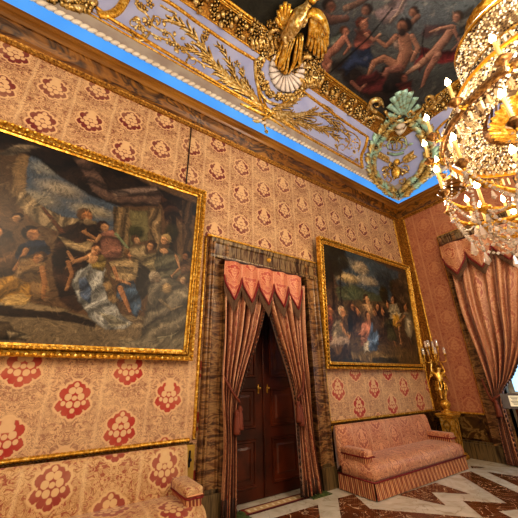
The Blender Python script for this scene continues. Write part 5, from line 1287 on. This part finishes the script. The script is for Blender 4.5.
# fluted gilt bowl
bm = BM()
def bowl(u, v):
    a = 2*PI*u; r = .50-.38*v; z = 4.25-.16*math.sin(v*PI*.6); r += .018*math.cos(a*36)*(1-v*.5); return ringpt(a, r, z)
grid(bm, bowl, 216, 8, closed=True); obj('fluted_bowl', bm, MG, ch)
bm = BM(); lathe(bm, [(.16, 4.12), (.12, 4.06), (.05, 4.02), (.04, 3.9), (.07, 3.84), (.09, 3.76), (.05, 3.68), (.03, 3.55), (.06, 3.48), (.10, 3.42), (.12, 3.34), (.14, 3.28), (.10, 3.2), (.05, 3.14), (.07, 3.08), (.05, 3.0), (.02, 2.94), (.0, 2.92)], (cx, cy, 0), 20); obj('stem', bm, MG, ch)
bm = BM(); lathe(bm, [(.03, 4.3), (.03, 5.6), (.12, 5.66), (.34, 5.8), (.36, 5.86), (.12, 5.95), (.04, 6.05), (.03, 6.2), (.012, 6.25), (.012, ZC1-.06)], (cx, cy, 0), 16); obj('upper_stem', bm, MG, ch)
bm = BM(); lathe(bm, [(.0, ZC1-.12), (.12, ZC1-.1), (.2, ZC1-.03), (.22, ZC1-.014)], (cx, cy, 0), 20); obj('ceiling_rose', bm, MG, ch)
# hollow inner lamp globe
bm = BM(); lathe(bm, [(0, 4.03), (.06, 4.05), (.1, 4.12), (.06, 4.2), (0, 4.22)], (cx, cy, 0), 14); obj('inner_lamp', bm, Mt('amber_lamp', .4).color('ffb040').emit('ffa030', 6).m, ch)

def candle_arm(a, path, zc_, rc, cupmat=MRB, th=.024, ch_=.24):
    d = Vector((math.cos(a), math.sin(a), 0)); P = smooth_path([C0+d*r+up*z for r, z in path], 5)
    bm = BM(); m = len(P)-1; tube(bm, P, [th*(1.15-.4*i/m) for i in range(m+1)], 8)
    for q in (.3, .62):
        i = int(q*m); blob(bm, P[i]+up*-.01, up, th*1.9, th*1.8, 8); blob(bm, P[i]+up*.01, -up, th*1.9, th*1.8, 8)
    ar = obj('candle_arm', bm, MG, ch)
    c = C0+d*rc+up*zc_
    bm = BM(); lathe(bm, [(.0, -.05), (.02, -.045), (.03, -.02), (.05, .0), (.064, .018), (.06, .024), (.03, .02), (.03, .06), (.02, .07), (.0, .07)], c, 14); obj('drip_cup', bm, cupmat, ar)
    bm = BM(); lathe(bm, [(0, .06), (.017, .06), (.016, .06+ch_), (.0, .065+ch_)], c, 8); obj('candle', bm, MWAX, ar)
    bm = BM(); lathe(bm, [(0, .05+ch_), (.018, .07+ch_), (.028, .095+ch_), (.018, .13+ch_), (.0, .17+ch_)], c, 12); obj('flame', bm, MFLAME, ar)
    return c
def swag(bm, p, q, sag, s=.016, step=.045):
    n = max(4, int((q-p).length/step*1.15))
    for k in range(n+1):
        t = k/n; c = p.lerp(q, t)-up*sag*4*t*(1-t); octa(bm, c, s*random.uniform(.8, 1.2))
def drop(c, L=.09, w=.022, parent=None):
    bm = BM(); tube(bm, [c, c-up*L*.12, c-up*L*.45, c-up*L*.75, c-up*L], [.003, w*.35, w*.7, w, .003], 6); return bm
def ang_px(x, y, z): p = at(x, y, 2, z); return math.atan2(p.y-cy, p.x-cx)
a0 = ang_px(465, 164, 3.5); NA = 14
swb = BM(); drops = []
cups = []
for k in range(NA):
    a = a0+2*PI*k/NA
    c = candle_arm(a, [(.1, 3.36), (.3, 3.24), (.62, 3.18), (.95, 3.26), (1.09, 3.38), (1.12, 3.45)], 3.49, 1.12); cups.append((a, c))
    drops.append((c-up*.05, .1))
    for r_, z_ in ((.5, 3.17), (.75, 3.16), (.93, 3.2)): drops.append((ringpt(a, r_, z_), random.uniform(.08, .13)))
for k in range(NA):
    (a, c), (b, e) = cups[k], cups[(k+1) % NA]
    swag(swb, c, e, .18); swag(swb, ringpt(a, .98, 4.04), c+up*.0, .06, .014)
    swag(swb, c-up*.03, ringpt(a+PI/NA, .98, 2.98), .05, .02); swag(swb, e-up*.03, ringpt(a+PI/NA, .98, 2.98), .05, .02)
    swag(swb, ringpt(a+PI/NA, .98, 2.98), ringpt(a+PI/NA, .4, 2.98), .12, .022)
    drops.append((ringpt(a+PI/NA, .98, 2.96), .16))
N2 = 10; a1 = a0+.25; cups2 = []
for k in range(N2):
    a = a1+2*PI*k/N2
    c = candle_arm(a, [(.08, 3.22), (.3, 3.06), (.55, 2.98), (.76, 3.04), (.82, 3.14)], 3.18, .83, MG, .018, .2); cups2.append((a, c)); drops.append((c-up*.04, .12))
    for r_, z_ in ((.3, 3.03), (.5, 2.96), (.7, 2.98)): drops.append((ringpt(a, r_, z_), random.uniform(.1, .16)))
for k in range(N2):
    (a, c), (b, e) = cups2[k], cups2[(k+1) % N2]
    swag(swb, c, e, .12, .02); swag(swb, c-up*.02, ringpt(a+PI/N2, .62, 2.84), .06, .022); swag(swb, e-up*.02, ringpt(a+PI/N2, .62, 2.84), .06, .022)
    drops.append((ringpt(a+PI/N2, .62, 2.84), .16)); swag(swb, ringpt(a+PI/N2, .62, 2.84), ringpt(a+PI/N2, .05, 2.9), .08, .022)
# brackets outside the main hoop
a2 = ang_px(457, 104, 4.1)
for k in range(16):
    a = a2+2*PI*k/16; c = candle_arm(a, [(1.01, 4.1), (1.06, 4.05), (1.12, 4.05), (1.14, 4.08)], 4.10, 1.14, MRB, .013, .2); drops.append((c-up*.04, .08))
obj('bead_swags', swb, MDROP, ch, smooth=False)
drops.sort(key=lambda q: q[0].x)                          # those nearest the photograph's side
rest = BM()
protos = {}
for i, (c, L) in enumerate(drops):
    key = round(L, 2)
    if i < 96:
        if key not in protos:
            protos[key] = True
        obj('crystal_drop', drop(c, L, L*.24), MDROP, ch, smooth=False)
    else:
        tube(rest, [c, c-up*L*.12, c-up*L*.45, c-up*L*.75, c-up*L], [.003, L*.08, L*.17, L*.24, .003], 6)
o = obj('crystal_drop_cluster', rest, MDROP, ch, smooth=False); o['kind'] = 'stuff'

# ================================================================== LIGHT
def point(name, loc, power, color, r=.15):
    l = bpy.data.lights.new(name, 'POINT'); l.energy = power; l.color = color; l.shadow_soft_size = r
    o = bpy.data.objects.new(name, l); COL.objects.link(o); o.location = loc; return o
warm = (1, .82, .60); soft = (1, .86, .70)
for k in range(4):
    a = a0+PI/4+k*PI/2; point('chandelier_glow', ringpt(a, 1.35, 3.75), 50, warm, .12)
point('chandelier_heart', (cx, cy, 3.75), 30, warm, .1)
point('ceiling_fill', (cx, cy, 6.6), 190, (1, .93, .85), .3)  # added lamp above the chandelier to brighten the ceiling relief
point('left_fill', (-1.6, .2, 4.2), 360, warm, .5)  # added unseen fill light, no chandelier hangs here
point('left_fill', (-4.5, -2.2, 4.2), 260, warm, .6)  # another added fill, further back on the left
point('back_fill', (3.2, -3.6, 4.0), 400, soft, .6)  # added unseen fill light behind the camera
def area(name, loc, rot, size, power, color):
    l = bpy.data.lights.new(name, 'AREA'); l.energy = power; l.color = color; l.size = size; o = bpy.data.objects.new(name, l); COL.objects.link(o); o.location = loc; o.rotation_euler = rot; return o
area('window_daylight', (X-.5, 1.8, 2.4), (0, math.radians(90), 0), 1.4, 12, (.75, .88, 1))
w = bpy.data.worlds.new('world'); bpy.context.scene.world = w; w.use_nodes = True; nt = w.node_tree; bg = nt.nodes['Background']
tc = nt.nodes.new('ShaderNodeTexCoord'); nz = nt.nodes.new('ShaderNodeTexNoise'); nz.inputs['Scale'].default_value = 3; nt.links.new(tc.outputs['Generated'], nz.inputs['Vector'])
rp = nt.nodes.new('ShaderNodeValToRGB'); nt.links.new(nz.outputs['Fac'], rp.inputs[0]); rp.color_ramp.elements[0].position = .4; rp.color_ramp.elements[0].color = (.25, .15, .09, 1); rp.color_ramp.elements[1].position = .62; rp.color_ramp.elements[1].color = (1, .82, .6, 1)
nt.links.new(rp.outputs[0], bg.inputs['Color']); bg.inputs['Strength'].default_value = .55
sc = bpy.context.scene
sc.view_settings.view_transform = 'Standard'
try: sc.view_settings.look = 'Medium High Contrast'
except Exception: pass
sc.view_settings.exposure = 0.0
sc.cycles.max_bounces = 5; sc.cycles.diffuse_bounces = 3; sc.cycles.glossy_bounces = 3; sc.cycles.transmission_bounces = 4; sc.cycles.sample_clamp_indirect = 4
sc.cycles.use_denoising = True
